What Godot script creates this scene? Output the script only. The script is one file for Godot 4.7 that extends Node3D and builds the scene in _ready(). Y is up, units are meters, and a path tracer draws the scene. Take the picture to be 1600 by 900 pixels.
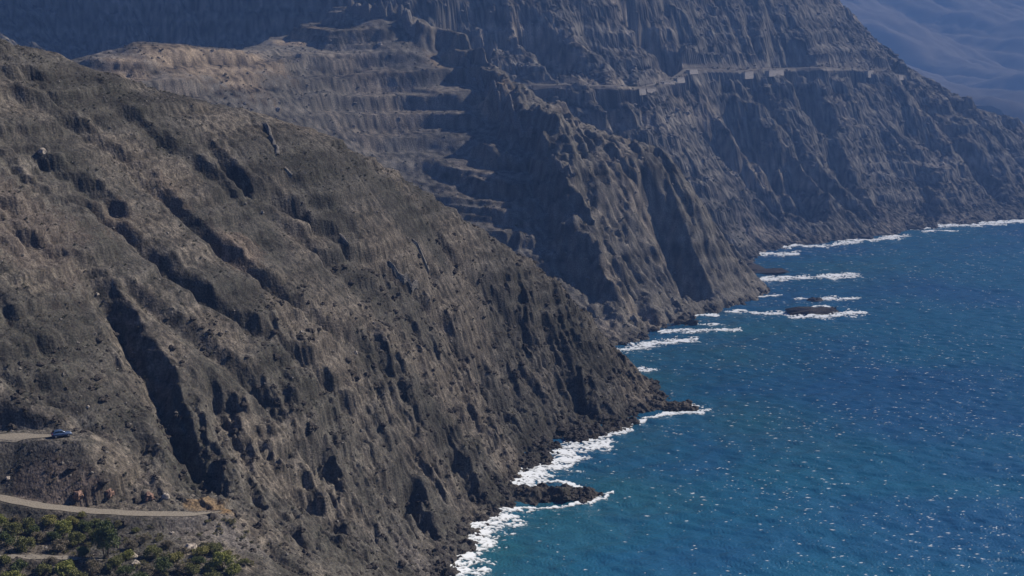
extends Node3D
# A steep volcanic coast seen from a high lookout: a near hillside, two headlands behind it,
# a hazy range far off, and a windy sea with surf along the shore.

const FOCAL := 2400.0            # focal length in photo pixels (photo is 1600 wide)
const EYE := 140.0               # metres above the sea
var pitch := atan(480.0 / FOCAL) # the horizon lies 30 pixels above the photo's top edge

# ---------------------------------------------------------------- pixel rays
# A pixel gives x = ux * D and y = EYE - t * D at the forward distance D.
func ray(px: float, py: float) -> Vector2:
	var u := (px - 800.0) / FOCAL
	var v := (450.0 - py) / FOCAL
	var k := cos(pitch) + v * sin(pitch)
	return Vector2(u / k, (sin(pitch) - v * cos(pitch)) / k)

func sea_at(px: float, py: float) -> Vector2:   # plan point (x, D) where a pixel meets the water
	var r := ray(px, py)
	var d := EYE / r.y
	return Vector2(r.x * d, d)

func pixel_of(x: float, y: float, d: float) -> Vector2:
	var t := (EYE - y) / d
	var v := (sin(pitch) - t * cos(pitch)) / (cos(pitch) + t * sin(pitch))
	var k := cos(pitch) + v * sin(pitch)
	return Vector2(800.0 + x / d * k * FOCAL, 450.0 - v * FOCAL)

# ---------------------------------------------------------------- noise
func noise(seed_: int, freq: float, octaves := 4, ridged := false) -> FastNoiseLite:
	var n := FastNoiseLite.new()
	n.seed = seed_
	n.noise_type = FastNoiseLite.TYPE_SIMPLEX_SMOOTH
	n.frequency = freq
	n.fractal_type = FastNoiseLite.FRACTAL_RIDGED if ridged else FastNoiseLite.FRACTAL_FBM
	n.fractal_octaves = octaves
	return n

func blocks(seed_: int, freq: float) -> FastNoiseLite:   # angular, fractured rock
	var n := FastNoiseLite.new()
	n.seed = seed_
	n.noise_type = FastNoiseLite.TYPE_CELLULAR
	n.frequency = freq
	n.cellular_return_type = FastNoiseLite.RETURN_CELL_VALUE
	n.cellular_jitter = 1.0
	n.fractal_type = FastNoiseLite.FRACTAL_FBM
	n.fractal_octaves = 2
	n.domain_warp_enabled = true
	n.domain_warp_amplitude = 3.0
	n.domain_warp_frequency = freq
	return n

# ---------------------------------------------------------------- land sheets
class Land:
	var x0 := 0.0
	var d0 := 0.0
	var nx := 0
	var nd := 0
	var cell := 1.0
	var h := PackedFloat32Array()
	func setup(ax: float, bx: float, ad: float, bd: float, c: float) -> void:
		x0 = ax
		d0 = ad
		cell = c
		nx = int((bx - ax) / c) + 1
		nd = int((bd - ad) / c) + 1
		h.resize(nx * nd)
	func at(x: float, d: float) -> float:
		var fx := clampf((x - x0) / cell, 0.0, nx - 1.001)
		var fd := clampf((d - d0) / cell, 0.0, nd - 1.001)
		var i := int(fx)
		var j := int(fd)
		fx -= i
		fd -= j
		var k := j * nx + i
		return lerpf(lerpf(h[k], h[k + 1], fx), lerpf(h[k + nx], h[k + nx + 1], fx), fd)
	func inside(x: float, d: float) -> bool:
		return x > x0 and d > d0 and x < x0 + (nx - 1) * cell and d < d0 + (nd - 1) * cell
	# smooth (Catmull-Rom) copy of this sheet on a finer grid
	func finer(c: float) -> Land:
		var o := Land.new()
		o.setup(x0, x0 + (nx - 1) * cell - 0.001, d0, d0 + (nd - 1) * cell - 0.001, c)
		var rows := PackedFloat32Array()
		rows.resize(nd * o.nx)
		for i in o.nx:
			var f := i * c / cell
			var k := mini(int(f), nx - 2)
			f -= k
			var a := maxi(k - 1, 0)
			var e := mini(k + 2, nx - 1)
			var w0 := ((-0.5 * f + 1.0) * f - 0.5) * f
			var w1 := (1.5 * f - 2.5) * f * f + 1.0
			var w2 := ((-1.5 * f + 2.0) * f + 0.5) * f
			var w3 := (0.5 * f - 0.5) * f * f
			for j in nd:
				var b := j * nx
				rows[j * o.nx + i] = h[b + a] * w0 + h[b + k] * w1 + h[b + k + 1] * w2 + h[b + e] * w3
		for j in o.nd:
			var f := j * c / cell
			var k := mini(int(f), nd - 2)
			f -= k
			var w0 := ((-0.5 * f + 1.0) * f - 0.5) * f
			var w1 := (1.5 * f - 2.5) * f * f + 1.0
			var w2 := ((-1.5 * f + 2.0) * f + 0.5) * f
			var w3 := (0.5 * f - 0.5) * f * f
			var ra := maxi(k - 1, 0) * o.nx
			var rb := k * o.nx
			var rc := (k + 1) * o.nx
			var rd := mini(k + 2, nd - 1) * o.nx
			for i in o.nx:
				o.h[j * o.nx + i] = rows[ra + i] * w0 + rows[rb + i] * w1 + rows[rc + i] * w2 + rows[rd + i] * w3
		return o

# where a pixel's ray meets a land sheet: (x, D); D = -1 if it misses
func hit(l: Land, px: float, py: float) -> Vector2:
	var r := ray(px, py)
	var d := l.d0
	var end := l.d0 + (l.nd - 1) * l.cell
	var last := d
	while d < end:
		var x := r.x * d
		if l.inside(x, d) and l.at(x, d) > EYE - r.y * d:
			for k in 8:
				var m := (last + d) * 0.5
				if l.at(r.x * m, m) > EYE - r.y * m:
					d = m
				else:
					last = m
			return Vector2(r.x * d, d)
		last = d
		d += l.cell
	return Vector2(0, -1)

# thin-plate surface through control points: visible ones [px, py, D], plan ones [x, D, h, "p"]
func thin_plate(l: Land, control: Array, stiff := 4.0) -> void:
	var px := PackedFloat64Array()
	var pd := PackedFloat64Array()
	var ph := PackedFloat64Array()
	for c in control:
		if c.size() == 4:
			px.append(c[0])
			pd.append(c[1])
			ph.append(c[2])
		elif c.size() == 2:           # a shore pixel
			var s := sea_at(c[0], c[1])
			px.append(s.x)
			pd.append(s.y)
			ph.append(0.3)
		else:
			var r := ray(c[0], c[1])
			px.append(r.x * c[2])
			pd.append(c[2])
			ph.append(EYE - r.y * c[2])
	var n := px.size()
	var m := n + 3
	var a: Array = []
	for i in m:
		var row := PackedFloat64Array()
		row.resize(m + 1)
		a.append(row)
	for i in n:
		for j in n:
			var r2 := (px[i] - px[j]) * (px[i] - px[j]) + (pd[i] - pd[j]) * (pd[i] - pd[j])
			a[i][j] = 0.0 if r2 < 1e-9 else r2 * log(r2) * 0.001
		a[i][i] = stiff
		a[i][n] = 1.0
		a[i][n + 1] = px[i] * 0.01
		a[i][n + 2] = pd[i] * 0.01
		a[n][i] = 1.0
		a[n + 1][i] = px[i] * 0.01
		a[n + 2][i] = pd[i] * 0.01
		a[i][m] = ph[i]
	for c in m:
		var p := c
		for r in range(c + 1, m):
			if absf(a[r][c]) > absf(a[p][c]):
				p = r
		var tmp = a[c]
		a[c] = a[p]
		a[p] = tmp
		var rc: PackedFloat64Array = a[c]
		for r in range(c + 1, m):
			var rr: PackedFloat64Array = a[r]
			var f := rr[c] / rc[c]
			if f != 0.0:
				for k in range(c, m + 1):
					rr[k] -= f * rc[k]
			a[r] = rr
	var w := PackedFloat64Array()
	w.resize(m)
	for c in range(m - 1, -1, -1):
		var s: float = a[c][m]
		for k in range(c + 1, m):
			s -= a[c][k] * w[k]
		w[c] = s / a[c][c]
	for j in l.nd:
		var d := l.d0 + j * l.cell
		for i in l.nx:
			var x := l.x0 + i * l.cell
			var s := w[n] + w[n + 1] * x * 0.01 + w[n + 2] * d * 0.01
			for k in n:
				var r2 := (px[k] - x) * (px[k] - x) + (pd[k] - d) * (pd[k] - d)
				if r2 > 1e-9:
					s += w[k] * r2 * log(r2) * 0.001
			l.h[j * l.nx + i] = maxf(s, -14.0)

# carve (negative) or raise (positive) a line given in plan points listed downhill.
# wl and wr are the widths in metres on the left and right of the line, as seen going down.
func stamp(l: Land, pts: PackedVector2Array, amp: float, wl: float, wr: float, power := 1.0, taper := 0.2) -> void:
	if pts.size() < 2:
		return
	var reach := maxf(wl, wr)
	var lo := pts[0]
	var hi := pts[0]
	var total := 0.0
	for k in pts.size():
		lo = lo.min(pts[k])
		hi = hi.max(pts[k])
		if k:
			total += pts[k].distance_to(pts[k - 1])
	var i0 := maxi(int((lo.x - reach - l.x0) / l.cell), 0)
	var i1 := mini(int((hi.x + reach - l.x0) / l.cell) + 1, l.nx - 1)
	var j0 := maxi(int((lo.y - reach - l.d0) / l.cell), 0)
	var j1 := mini(int((hi.y + reach - l.d0) / l.cell) + 1, l.nd - 1)
	for j in range(j0, j1 + 1):
		for i in range(i0, i1 + 1):
			var p := Vector2(l.x0 + i * l.cell, l.d0 + j * l.cell)
			var wob := wobble.get_noise_2d(p.x, p.y)
			p += Vector2(wob, wobble.get_noise_2d(p.x + 500.0, p.y)) * reach * 0.35
			var best := 1e9
			var side := 0.0
			var along := 0.0
			var run := 0.0
			for k in pts.size() - 1:
				var e := pts[k + 1] - pts[k]
				var o := p - pts[k]
				var len2 := e.length_squared()
				var t := clampf(o.dot(e) / len2, 0.0, 1.0)
				var q := (o - e * t).length_squared()
				if q < best:
					best = q
					side = e.x * o.y - e.y * o.x
					along = run + t * sqrt(len2)
				run += sqrt(len2)
			var wd := wr if side > 0.0 else wl
			var dist := sqrt(best) / wd
			if dist < 1.0:
				var fade := 1.0
				if taper > 0.0:
					fade = smoothstep(0.0, 1.0, minf(along, total - along) / (total * taper) + 0.15)
				l.h[j * l.nx + i] += amp * fade * pow(1.0 - dist, power)

func lines(l: Land, src: Land, list: Array) -> void:
	for f in list:
		var pts := PackedVector2Array()
		for k in range(0, f[0].size(), 2):
			var q := hit(src, f[0][k], f[0][k + 1])
			if q.y > 0.0:
				pts.append(q)
		stamp(l, pts, f[1], f[2], f[3], f[4] if f.size() > 4 else 1.0)

# rain-cut gullies: a few rounds of stream-power erosion along the steepest descent
func erode(l: Land, rounds: int, strength: float, talus := 1.2) -> void:
	var nx := l.nx
	var nd := l.nd
	var n := nx * nd
	var h := l.h
	var rec := PackedInt32Array()
	rec.resize(n)
	var area := PackedFloat32Array()
	area.resize(n)
	var order := PackedInt32Array()
	order.resize(n)
	var buckets := 20000
	var off := PackedInt32Array([-1, 1, -nx, nx, -nx - 1, -nx + 1, nx - 1, nx + 1])
	for it in rounds:
		var count := PackedInt32Array()
		count.resize(buckets + 2)
		var lo := -15.0
		var scale := buckets / 520.0
		for k in n:
			count[clampi(int((h[k] - lo) * scale), 0, buckets) + 1] += 1
		for k in buckets + 1:
			count[k + 1] += count[k]
		for k in n:
			var b := clampi(int((h[k] - lo) * scale), 0, buckets)
			order[count[b]] = k
			count[b] += 1
		rec.fill(-1)
		for j in range(1, nd - 1):
			for i in range(1, nx - 1):
				var k := j * nx + i
				var hk := h[k]
				var best := 0.0001
				var r := -1
				for q in 8:
					var s := hk - h[k + off[q]]
					if q > 3:
						s *= 0.7071
					if s > best:
						best = s
						r = k + off[q]
				rec[k] = r
		area.fill(1.0)
		for q in range(n - 1, -1, -1):
			var k := order[q]
			var r := rec[k]
			if r >= 0:
				area[r] += area[k]
		for q in n:
			var k := order[q]
			var r := rec[k]
			if r >= 0 and h[k] > -2.0:
				var f := strength * sqrt(area[k])
				var hn := (h[k] + f * h[r]) / (1.0 + f)
				h[k] = hn
	l.h = h

# harder and softer beds: thin ledges at tilted levels, stronger where the mask noise is high
func beds(l: Land, warp: FastNoiseLite, mask: FastNoiseLite, period: float, amount: float, tilt: Vector2, low: float, thresh: float, east := 1e6, soft := 0.0, near := 0.0) -> void:
	for j in l.nd:
		var d := l.d0 + j * l.cell
		if d < near:
			continue
		for i in l.nx:
			var k := j * l.nx + i
			var y := l.h[k]
			if y < low:
				continue
			var x := l.x0 + i * l.cell
			var a := amount * smoothstep(thresh, thresh + 0.5, mask.get_noise_2d(x, d)) * clampf((y - low) * 0.15, 0.0, 1.0)
			a *= smoothstep(east + 45.0, east, x)
			if a <= 0.0:
				continue
			var p := (y + tilt.x * x + tilt.y * d) / period + warp.get_noise_2d(x, d) * 0.7
			var fr := p - floorf(p)
			l.h[k] = y + (smoothstep(0.3 - soft, 0.52 + soft, fr) - fr) * period * a

# ---------------------------------------------------------------- meshes
func land_mesh(l: Land, floor_y: float, tint: Callable, faceted := false) -> ArrayMesh:
	var nx := l.nx
	var nd := l.nd
	var v := PackedVector3Array()
	var c := PackedColorArray()
	var nrm := PackedVector3Array()
	v.resize(nx * nd)
	c.resize(nx * nd)
	nrm.resize(nx * nd)
	for j in nd:
		var d := l.d0 + j * l.cell
		for i in nx:
			var k := j * nx + i
			var x := l.x0 + i * l.cell
			v[k] = Vector3(x, l.h[k], -d)
			if l.h[k] > floor_y - 2.0:
				c[k] = tint.call(x, l.h[k], d)
			var a := l.h[k - 1 if i > 0 else k]
			var b := l.h[k + 1 if i < nx - 1 else k]
			var e := l.h[k - nx if j > 0 else k]
			var g := l.h[k + nx if j < nd - 1 else k]
			nrm[k] = Vector3(a - b, 2.0 * l.cell, g - e).normalized()
	var idx := PackedInt32Array()
	for j in nd - 1:
		for i in nx - 1:
			var k := j * nx + i
			if maxf(maxf(l.h[k], l.h[k + 1]), maxf(l.h[k + nx], l.h[k + nx + 1])) < floor_y:
				continue
			idx.append(k)
			idx.append(k + nx)
			idx.append(k + 1)
			idx.append(k + 1)
			idx.append(k + nx)
			idx.append(k + nx + 1)
	var arr := []
	arr.resize(Mesh.ARRAY_MAX)
	arr[Mesh.ARRAY_VERTEX] = v
	if not faceted:
		arr[Mesh.ARRAY_NORMAL] = nrm
	arr[Mesh.ARRAY_COLOR] = c
	arr[Mesh.ARRAY_INDEX] = idx
	var m := ArrayMesh.new()
	m.add_surface_from_arrays(Mesh.PRIMITIVE_TRIANGLES, arr)
	return m

func put(called: String, mesh: Mesh, mat: Material, parent: Node = self) -> MeshInstance3D:
	var o := MeshInstance3D.new()
	o.name = called
	o.mesh = mesh
	o.material_override = mat
	parent.add_child(o, true)
	return o

func structure(o: Node, label: String, category: String) -> void:
	o.set_meta("kind", "structure")
	o.set_meta("label", label)
	o.set_meta("category", category)

var wobble: FastNoiseLite
var hill: Land
var head: Land
var mount: Land
var range_: Land
var hill_smooth: Land
var road_line: PackedVector2Array
var car_line: PackedVector2Array
var track_line: PackedVector2Array
var coast_road: PackedVector2Array

func _ready() -> void:
	wobble = noise(5, 0.045, 3)
	# ------------------------------------------------ camera, sky, sun, exposure
	var cam := Camera3D.new()
	cam.name = "camera"
	add_child(cam)
	cam.position = Vector3(0, EYE, 0)
	cam.rotation = Vector3(-pitch, 0, 0)
	cam.fov = rad_to_deg(2.0 * atan(450.0 / FOCAL))
	cam.near = 0.5
	cam.far = 9000.0
	cam.current = true

	var we := WorldEnvironment.new()
	we.name = "world"
	add_child(we)
	var env := Environment.new()
	we.environment = env
	env.background_mode = Environment.BG_SKY
	var sm := ProceduralSkyMaterial.new()
	sm.sky_top_color = Color(0.22, 0.37, 0.66)
	sm.sky_horizon_color = Color(0.56, 0.67, 0.84)
	sm.sky_curve = 0.12
	sm.ground_bottom_color = Color(0.1, 0.17, 0.25)
	sm.ground_horizon_color = Color(0.3, 0.4, 0.5)
	sm.sun_angle_max = 0.0
	env.sky = Sky.new()
	env.sky.sky_material = sm
	env.tonemap_mode = Environment.TONE_MAPPER_LINEAR
	env.tonemap_exposure = 1.38
	env.background_energy_multiplier = 0.45
	env.sdfgi_enabled = true
	env.ssao_enabled = true
	env.ssil_enabled = true
	env.fog_enabled = true
	env.fog_density = 0.00011
	env.volumetric_fog_enabled = true
	env.volumetric_fog_density = 0.0
	env.fog_light_color = Color(0.52, 0.70, 1.0)

	var sun := DirectionalLight3D.new()
	sun.name = "sun"
	add_child(sun)
	var az := deg_to_rad(66.0)   # to the right of the view
	var el := deg_to_rad(40.0)
	var to_sun := Vector3(sin(az) * cos(el), sin(el), -cos(az) * cos(el))
	sun.look_at_from_position(to_sun * 1000.0, Vector3.ZERO, Vector3.UP)
	sun.light_energy = 1.6
	sun.light_color = Color(1.0, 0.965, 0.91)
	sun.light_angular_distance = 0.53
	sun.shadow_enabled = true

	var t0 := Time.get_ticks_msec()
	# ------------------------------------------------ the land
	make_hill()
	print("hill ", Time.get_ticks_msec() - t0)
	make_head()
	print("head ", Time.get_ticks_msec() - t0)
	make_mount()
	print("mount ", Time.get_ticks_msec() - t0)
	make_range()
	print("range ", Time.get_ticks_msec() - t0)
	for q in [[860, 800, 30.0], [960, 760, 30.0], [760, 860, 25.0], [1000, 690, 30.0], [1020, 590, 40.0], [1150, 560, 50.0], [1180, 660, 45.0], [1300, 430, 50.0], [1150, 520, 40.0]]:
		murky.append([sea_at(q[0], q[1]), q[2]])
	make_sea()
	print("sea ", Time.get_ticks_msec() - t0)
	# haze box added to deepen the distance blue beyond the near hillside
	var haze := FogVolume.new()
	haze.name = "added_haze"
	haze.shape = RenderingServer.FOG_VOLUME_SHAPE_BOX
	haze.size = Vector3(4200, 520, 1400)
	haze.position = Vector3(600, 240, -(535 + 700))
	var air := FogMaterial.new()
	air.density = 0.0006
	air.albedo = Color(0.52, 0.70, 1.0) * Color(0.97, 0.97, 0.97)
	haze.material = air
	add_child(haze)
	stuff(haze, "blue haze volume added beyond the near hillside to deepen the distance", "haze")
	make_foam()
	make_roads()
	print("foam, roads ", Time.get_ticks_msec() - t0)
	# ------------------------------------------------ things
	make_car()
	make_dikes()
	make_walls()
	make_sea_rocks()
	make_boulders()
	make_bushes()
	print("things ", Time.get_ticks_msec() - t0)
	make_scatter()
	print("done ", Time.get_ticks_msec() - t0)

var rock_mat: StandardMaterial3D
func rock_material() -> StandardMaterial3D:
	if rock_mat:
		return rock_mat
	var m := StandardMaterial3D.new()
	m.vertex_color_use_as_albedo = true
	m.roughness = 0.95
	m.metallic_specular = 0.2
	var nt := NoiseTexture2D.new()
	nt.width = 1024
	nt.height = 1024
	nt.seamless = true
	nt.noise = noise(7, 0.03, 5)
	var ramp := Gradient.new()
	ramp.set_color(0, Color(0.55, 0.55, 0.56))
	ramp.set_color(1, Color(1.0, 0.98, 0.96))
	ramp.set_offset(0, 0.25)
	ramp.set_offset(1, 0.7)
	nt.color_ramp = ramp
	m.albedo_texture = nt
	var bt := NoiseTexture2D.new()
	bt.width = 1024
	bt.height = 1024
	bt.seamless = true
	bt.as_normal_map = true
	bt.bump_strength = 10.0
	bt.noise = noise(8, 0.02, 5)
	m.normal_enabled = true
	m.normal_texture = bt
	m.normal_scale = 1.0
	m.uv1_triplanar = true
	m.uv1_world_triplanar = true
	m.uv1_scale = Vector3(0.055, 0.055, 0.055)
	rock_mat = m
	return m

func make_hill() -> void:
	var base := Land.new()
	base.setup(-230, 120, 215, 640, 5.0)
	thin_plate(base, [
		# crest, from the left edge down to the tip
		[-250, 425, 165, "p"], [0, 60, 436], [150, 100, 450], [300, 160, 464], [400, 168, 470], [520, 212, 482], [640, 275, 492],
		[720, 335, 500], [800, 385, 510], [860, 430, 516], [900, 470, 519], [960, 560, 514], [1000, 616, 506],
		# the far side, out of sight, falling to the valley and the cove behind
		[-240, 500, 105, "p"], [-150, 500, 98, "p"], [-80, 525, 68, "p"], [-30, 545, 42, "p"], [10, 550, 22, "p"], [30, 545, 8, "p"],
		[-200, 600, 70, "p"], [-80, 600, 35, "p"], [10, 600, -8, "p"], [50, 545, -8, "p"],
		# shore
		[655, 900], [685, 870], [722, 815], [792, 757], [800, 715], [850, 692], [930, 676], [1000, 645], [1040, 636],
		# sea floor
		[10, 352, -9, "p"], [20, 390, -9, "p"], [30, 430, -9, "p"], [50, 465, -9, "p"], [85, 480, -9, "p"], [90, 510, -9, "p"], [60, 300, -12, "p"], [0, 290, -8, "p"],
		# face
		[0, 300, 369], [0, 450, 335], [0, 600, 314], [0, 640, 310], [70, 640, 313], [0, 690, 306], [0, 777, 291], [0, 850, 281], [0, 900, 266], [200, 850, 281], [200, 900, 267], [380, 872, 280],
		[150, 800, 292], [300, 803, 297], [380, 800, 302], [440, 900, 275], [560, 890, 310], [640, 885, 344],
		[150, 300, 393], [150, 480, 349], [150, 620, 326], [130, 700, 309],
		[300, 300, 420], [300, 450, 377], [300, 600, 343], [300, 720, 318],
		[500, 350, 442], [500, 500, 396], [500, 650, 362], [500, 780, 343], [560, 850, 337],
		[650, 450, 450], [650, 600, 410], [650, 750, 386], [800, 520, 492], [800, 630, 468], [900, 580, 494],
		[-70, 230, 33, "p"], [-150, 250, 50, "p"], [-170, 300, 80, "p"], [-200, 350, 120, "p"], [-10, 350, -4, "p"], [-3, 372, -4, "p"], [5, 392, -4, "p"]], 1.0)
	var l := base.finer(1.0)
	hill_smooth = base.finer(1.0)
	var n1 := noise(11, 0.02, 4)
	var n2 := noise(12, 0.055, 4, true)
	var n3 := noise(13, 0.09, 4, true)
	# long shallow ribs down the fall line, rougher on the lower crags
	var fall := Vector2(0.97, -0.24)
	var across := Vector2(0.24, 0.97)
	for j in l.nd:
		for i in l.nx:
			var k := j * l.nx + i
			var p := Vector2(l.x0 + i, l.d0 + j)
			var big := n1.get_noise_2d(p.x, p.y)
			var a := p.dot(across) + big * 12.0
			var b := p.dot(fall)
			var crag := crag_at(p.x, p.y, l.h[k])
			var shelf := smoothstep(290.0, 330.0, p.y - p.x * 0.2)
			var ribs := n2.get_noise_2d(a, b * 0.14) + 0.3
			var a2 := p.x * 0.87 + p.y * 0.5 + big * 9.0
			var flutes := n3.get_noise_2d(a2, (p.x * 0.5 - p.y * 0.87) * 0.3)
			l.h[k] += ((ribs + 0.1) * -1.4 * (1.0 - crag) * (0.4 + smoothstep(-0.25, 0.35, big)) + flutes * 3.2 * crag) * smoothstep(-2.0, 10.0, l.h[k]) * shelf
			l.h[k] += n1.get_noise_2d(p.x * 3.0, p.y * 3.0) * (0.1 + 1.6 * crag) * shelf
	lines(l, hill_smooth, [
		[[105, 390, 150, 435, 180, 475, 215, 530, 240, 565, 258, 620, 275, 660, 295, 700, 310, 745, 320, 785], -8.0, 6.5, 5.0],
		[[40, 250, 60, 262, 150, 318, 215, 366, 240, 390, 300, 440, 375, 490, 430, 525, 500, 580, 560, 650, 590, 700], -4.2, 5.0, 2.6],
		[[150, 225, 200, 262, 262, 303, 312, 348, 362, 388, 405, 420, 450, 455, 520, 500, 610, 575, 650, 650, 690, 720], -4.2, 5.0, 2.6],
		[[300, 200, 345, 238, 392, 288, 450, 312, 512, 348, 545, 385, 588, 400, 622, 422, 662, 458, 700, 530, 740, 610], -4.2, 5.0, 2.6],
		[[540, 222, 612, 262, 660, 320, 692, 368, 720, 410, 765, 452, 820, 520, 870, 590, 900, 650], -4.2, 5.0, 2.6],
		[[0, 330, 60, 365, 105, 390], -3.2, 6.0, 2.6],
		[[130, 130, 200, 175, 300, 240, 380, 300, 460, 350, 540, 420, 620, 490], -3.4, 7.0, 2.8],
		[[0, 130, 80, 165, 160, 215, 250, 275], -3.2, 6.0, 2.6],
		[[170, 420, 240, 470, 320, 530, 390, 590, 440, 640], -3.6, 6.0, 2.8],
		[[0, 200, 60, 235, 130, 280, 200, 330], -3.6, 7.0, 2.8],
		[[400, 172, 436, 245, 470, 292, 540, 345, 600, 400], -2.0, 7.0, 4.0],
		[[222, 362, 245, 388, 300, 440, 330, 465], -3.0, 4.0, 3.5],
		[[345, 238, 372, 268, 392, 288], -2.5, 3.0, 2.6],
		[[420, 296, 452, 312, 487, 330], -4.0, 3.5, 3.2],
		[[588, 395, 622, 420, 662, 458], -3.0, 4.0, 3.4],
		[[648, 378, 685, 440, 695, 495, 720, 560], -3.0, 4.0, 3.0],
		[[380, 560, 400, 600, 430, 650, 470, 700], -3.0, 5.0, 4.0],
		[[330, 600, 345, 640, 370, 690, 400, 740], -3.0, 5.0, 4.0],
		[[540, 640, 560, 690, 590, 740, 605, 790], -3.5, 5.0, 4.0],
		[[614, 730, 638, 775, 652, 830], -10.0, 8.0, 6.0],
		[[478, 685, 495, 715, 515, 750], -8.0, 7.0, 6.0],
		[[450, 740, 490, 800, 550, 840], -7.0, 7.0, 6.0],
		[[735, 560, 765, 610, 790, 665], -9.0, 8.0, 7.0],
		[[690, 690, 715, 730, 740, 780], -6.0, 6.0, 5.0],
		[[680, 470, 700, 520, 730, 560], -5.0, 5.0, 4.0],
		[[850, 500, 870, 550, 900, 610, 910, 650], -6.0, 6.0, 5.0],
		[[20, 560, 60, 590, 90, 625], -1.5, 4.0, 4.0],
		[[150, 510, 190, 560, 220, 610, 240, 650], -2.2, 5.0, 4.0],
		[[215, 690, 250, 725, 275, 760], -2.0, 3.5, 3.0],
		[[375, 810, 420, 850, 470, 895], -2.5, 4.0, 3.0],
		[[410, 790, 450, 830, 520, 880], -3.0, 4.0, 3.5]])
	erode(l, 1, 0.003)
	# reefs and small bays along the waterline, given where they meet the sea
	for r in [[[790, 772, 850, 773, 905, 777], 5.0, 1.6], [[985, 634, 1030, 636, 1066, 637], 4.5, 1.5], [[690, 866, 720, 858], 3.0, 0.9], [[745, 797, 790, 795], 3.0, 1.2], [[890, 774, 920, 770], 2.0, 0.7], [[650, 900, 684, 860, 714, 832], 6.0, 1.0], [[796, 742, 822, 722, 850, 702], 5.0, 0.9], [[895, 688, 930, 678, 975, 663], 3.0, 0.9], [[730, 818, 762, 800], 3.0, 0.9]]:
		reef(l, r[0], r[1], r[2])
	hill = l.finer(0.5)
	var nb := noise(14, 0.018, 3)
	var nm := noise(15, 0.025, 3)
	beds(hill, nb, nm, 6.5, 0.4, Vector2(0.02, -0.03), 3.0, -0.25, 1e6, 0.0, 319.0)
	beds(hill, nm, nb, 2.3, 0.5, Vector2(0.03, -0.02), 3.0, -0.3, 1e6, 0.0, 319.0)
	road_line = pixel_path(hill, [-170, 764, -60, 771, 0, 778, 60, 790, 130, 798, 220, 803, 300, 804, 345, 800], 40.5, 33.9)
	car_line = pixel_path(hill, [-160, 690, -60, 686, 0, 683, 50, 682, 104, 681], 47.6, 47.2)
	track_line = pixel_path(hill, [-120, 868, 0, 871, 60, 871, 130, 873, 160, 876], 34.6, 34.0)
	
	bench(hill, car_line, 5.2, 3.0, 3.5, 0.75)
	bench(hill, road_line, 2.2, 4.0, 0.95)
	bench(hill, track_line, 1.6, 1.5)
	var f1 := blocks(21, 0.2)
	var f2 := noise(22, 0.6, 3)
	for j in hill.nd:
		for i in hill.nx:
			var k := j * hill.nx + i
			var x := hill.x0 + i * 0.5
			var d := hill.d0 + j * 0.5
			var crag := crag_at(x, d, hill.h[k])
			var p := Vector2(x, d)
			var even := smoothstep(2.0, 3.2, path_gap(road_line, p)) * smoothstep(5.0, 13.0, path_gap(car_line, p)) if d < 325.0 and d > 275.0 and x < -40.0 else 1.0
			hill.h[k] += (f1.get_noise_2d(x, d) * (0.12 + 0.9 * crag) + f2.get_noise_2d(x, d) * (0.25 + 0.4 * crag)) * even
	var c1 := noise(31, 0.03, 4)
	var c2 := noise(32, 0.45, 3)
	var c3 := noise(33, 0.012, 3)
	var c4 := noise(34, 0.25, 3)
	var spots: Array = []
	for s in [[328, 790, 5.0, Color(0.25, 0.185, 0.115)], [300, 786, 2.5, Color(0.25, 0.185, 0.115)], [352, 798, 4.0, Color(0.24, 0.165, 0.09)], [90, 762, 6.0, Color(0.15, 0.125, 0.108)], [130, 760, 5.0, Color(0.155, 0.128, 0.11)], [60, 758, 5.0, Color(0.145, 0.122, 0.105)],
			[330, 830, 10.0, Color(0.165, 0.152, 0.14)], [370, 840, 8.0, Color(0.17, 0.158, 0.15)], [40, 330, 14.0, Color(0.145, 0.126, 0.11)], [60, 400, 14.0, Color(0.145, 0.126, 0.11)], [190, 350, 9.0, Color(0.17, 0.145, 0.12)], [255, 295, 8.0, Color(0.17, 0.146, 0.122)], [370, 395, 8.0, Color(0.175, 0.148, 0.124)], [650, 870, 9.0, Color(0.15, 0.14, 0.13)]]:
		var q := hit(hill, s[0], s[1])
		if q.y > 0.0:
			spots.append([q, s[2], s[3]])
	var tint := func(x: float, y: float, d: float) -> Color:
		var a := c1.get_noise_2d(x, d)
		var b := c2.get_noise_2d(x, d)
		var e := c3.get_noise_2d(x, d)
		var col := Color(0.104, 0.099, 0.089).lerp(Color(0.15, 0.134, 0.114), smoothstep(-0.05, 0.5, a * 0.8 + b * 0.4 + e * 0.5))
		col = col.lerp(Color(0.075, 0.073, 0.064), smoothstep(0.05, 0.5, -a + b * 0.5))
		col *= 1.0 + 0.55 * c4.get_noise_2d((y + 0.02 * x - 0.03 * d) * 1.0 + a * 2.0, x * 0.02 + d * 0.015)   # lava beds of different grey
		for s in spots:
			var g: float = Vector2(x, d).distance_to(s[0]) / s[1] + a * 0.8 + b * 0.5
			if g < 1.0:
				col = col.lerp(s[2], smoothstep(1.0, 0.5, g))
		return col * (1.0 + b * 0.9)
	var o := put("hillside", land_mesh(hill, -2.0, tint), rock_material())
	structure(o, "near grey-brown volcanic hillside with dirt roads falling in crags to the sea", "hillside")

func crag_at(x: float, d: float, y: float) -> float:
	var n := wobble.get_noise_2d(x * 0.5, d * 0.5) * 16.0
	return smoothstep(58.0, 34.0, y + n) * smoothstep(-104.0, -78.0, x + (d - 330.0) * 0.25 + n * 0.6) * smoothstep(285.0, 315.0, d)

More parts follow.
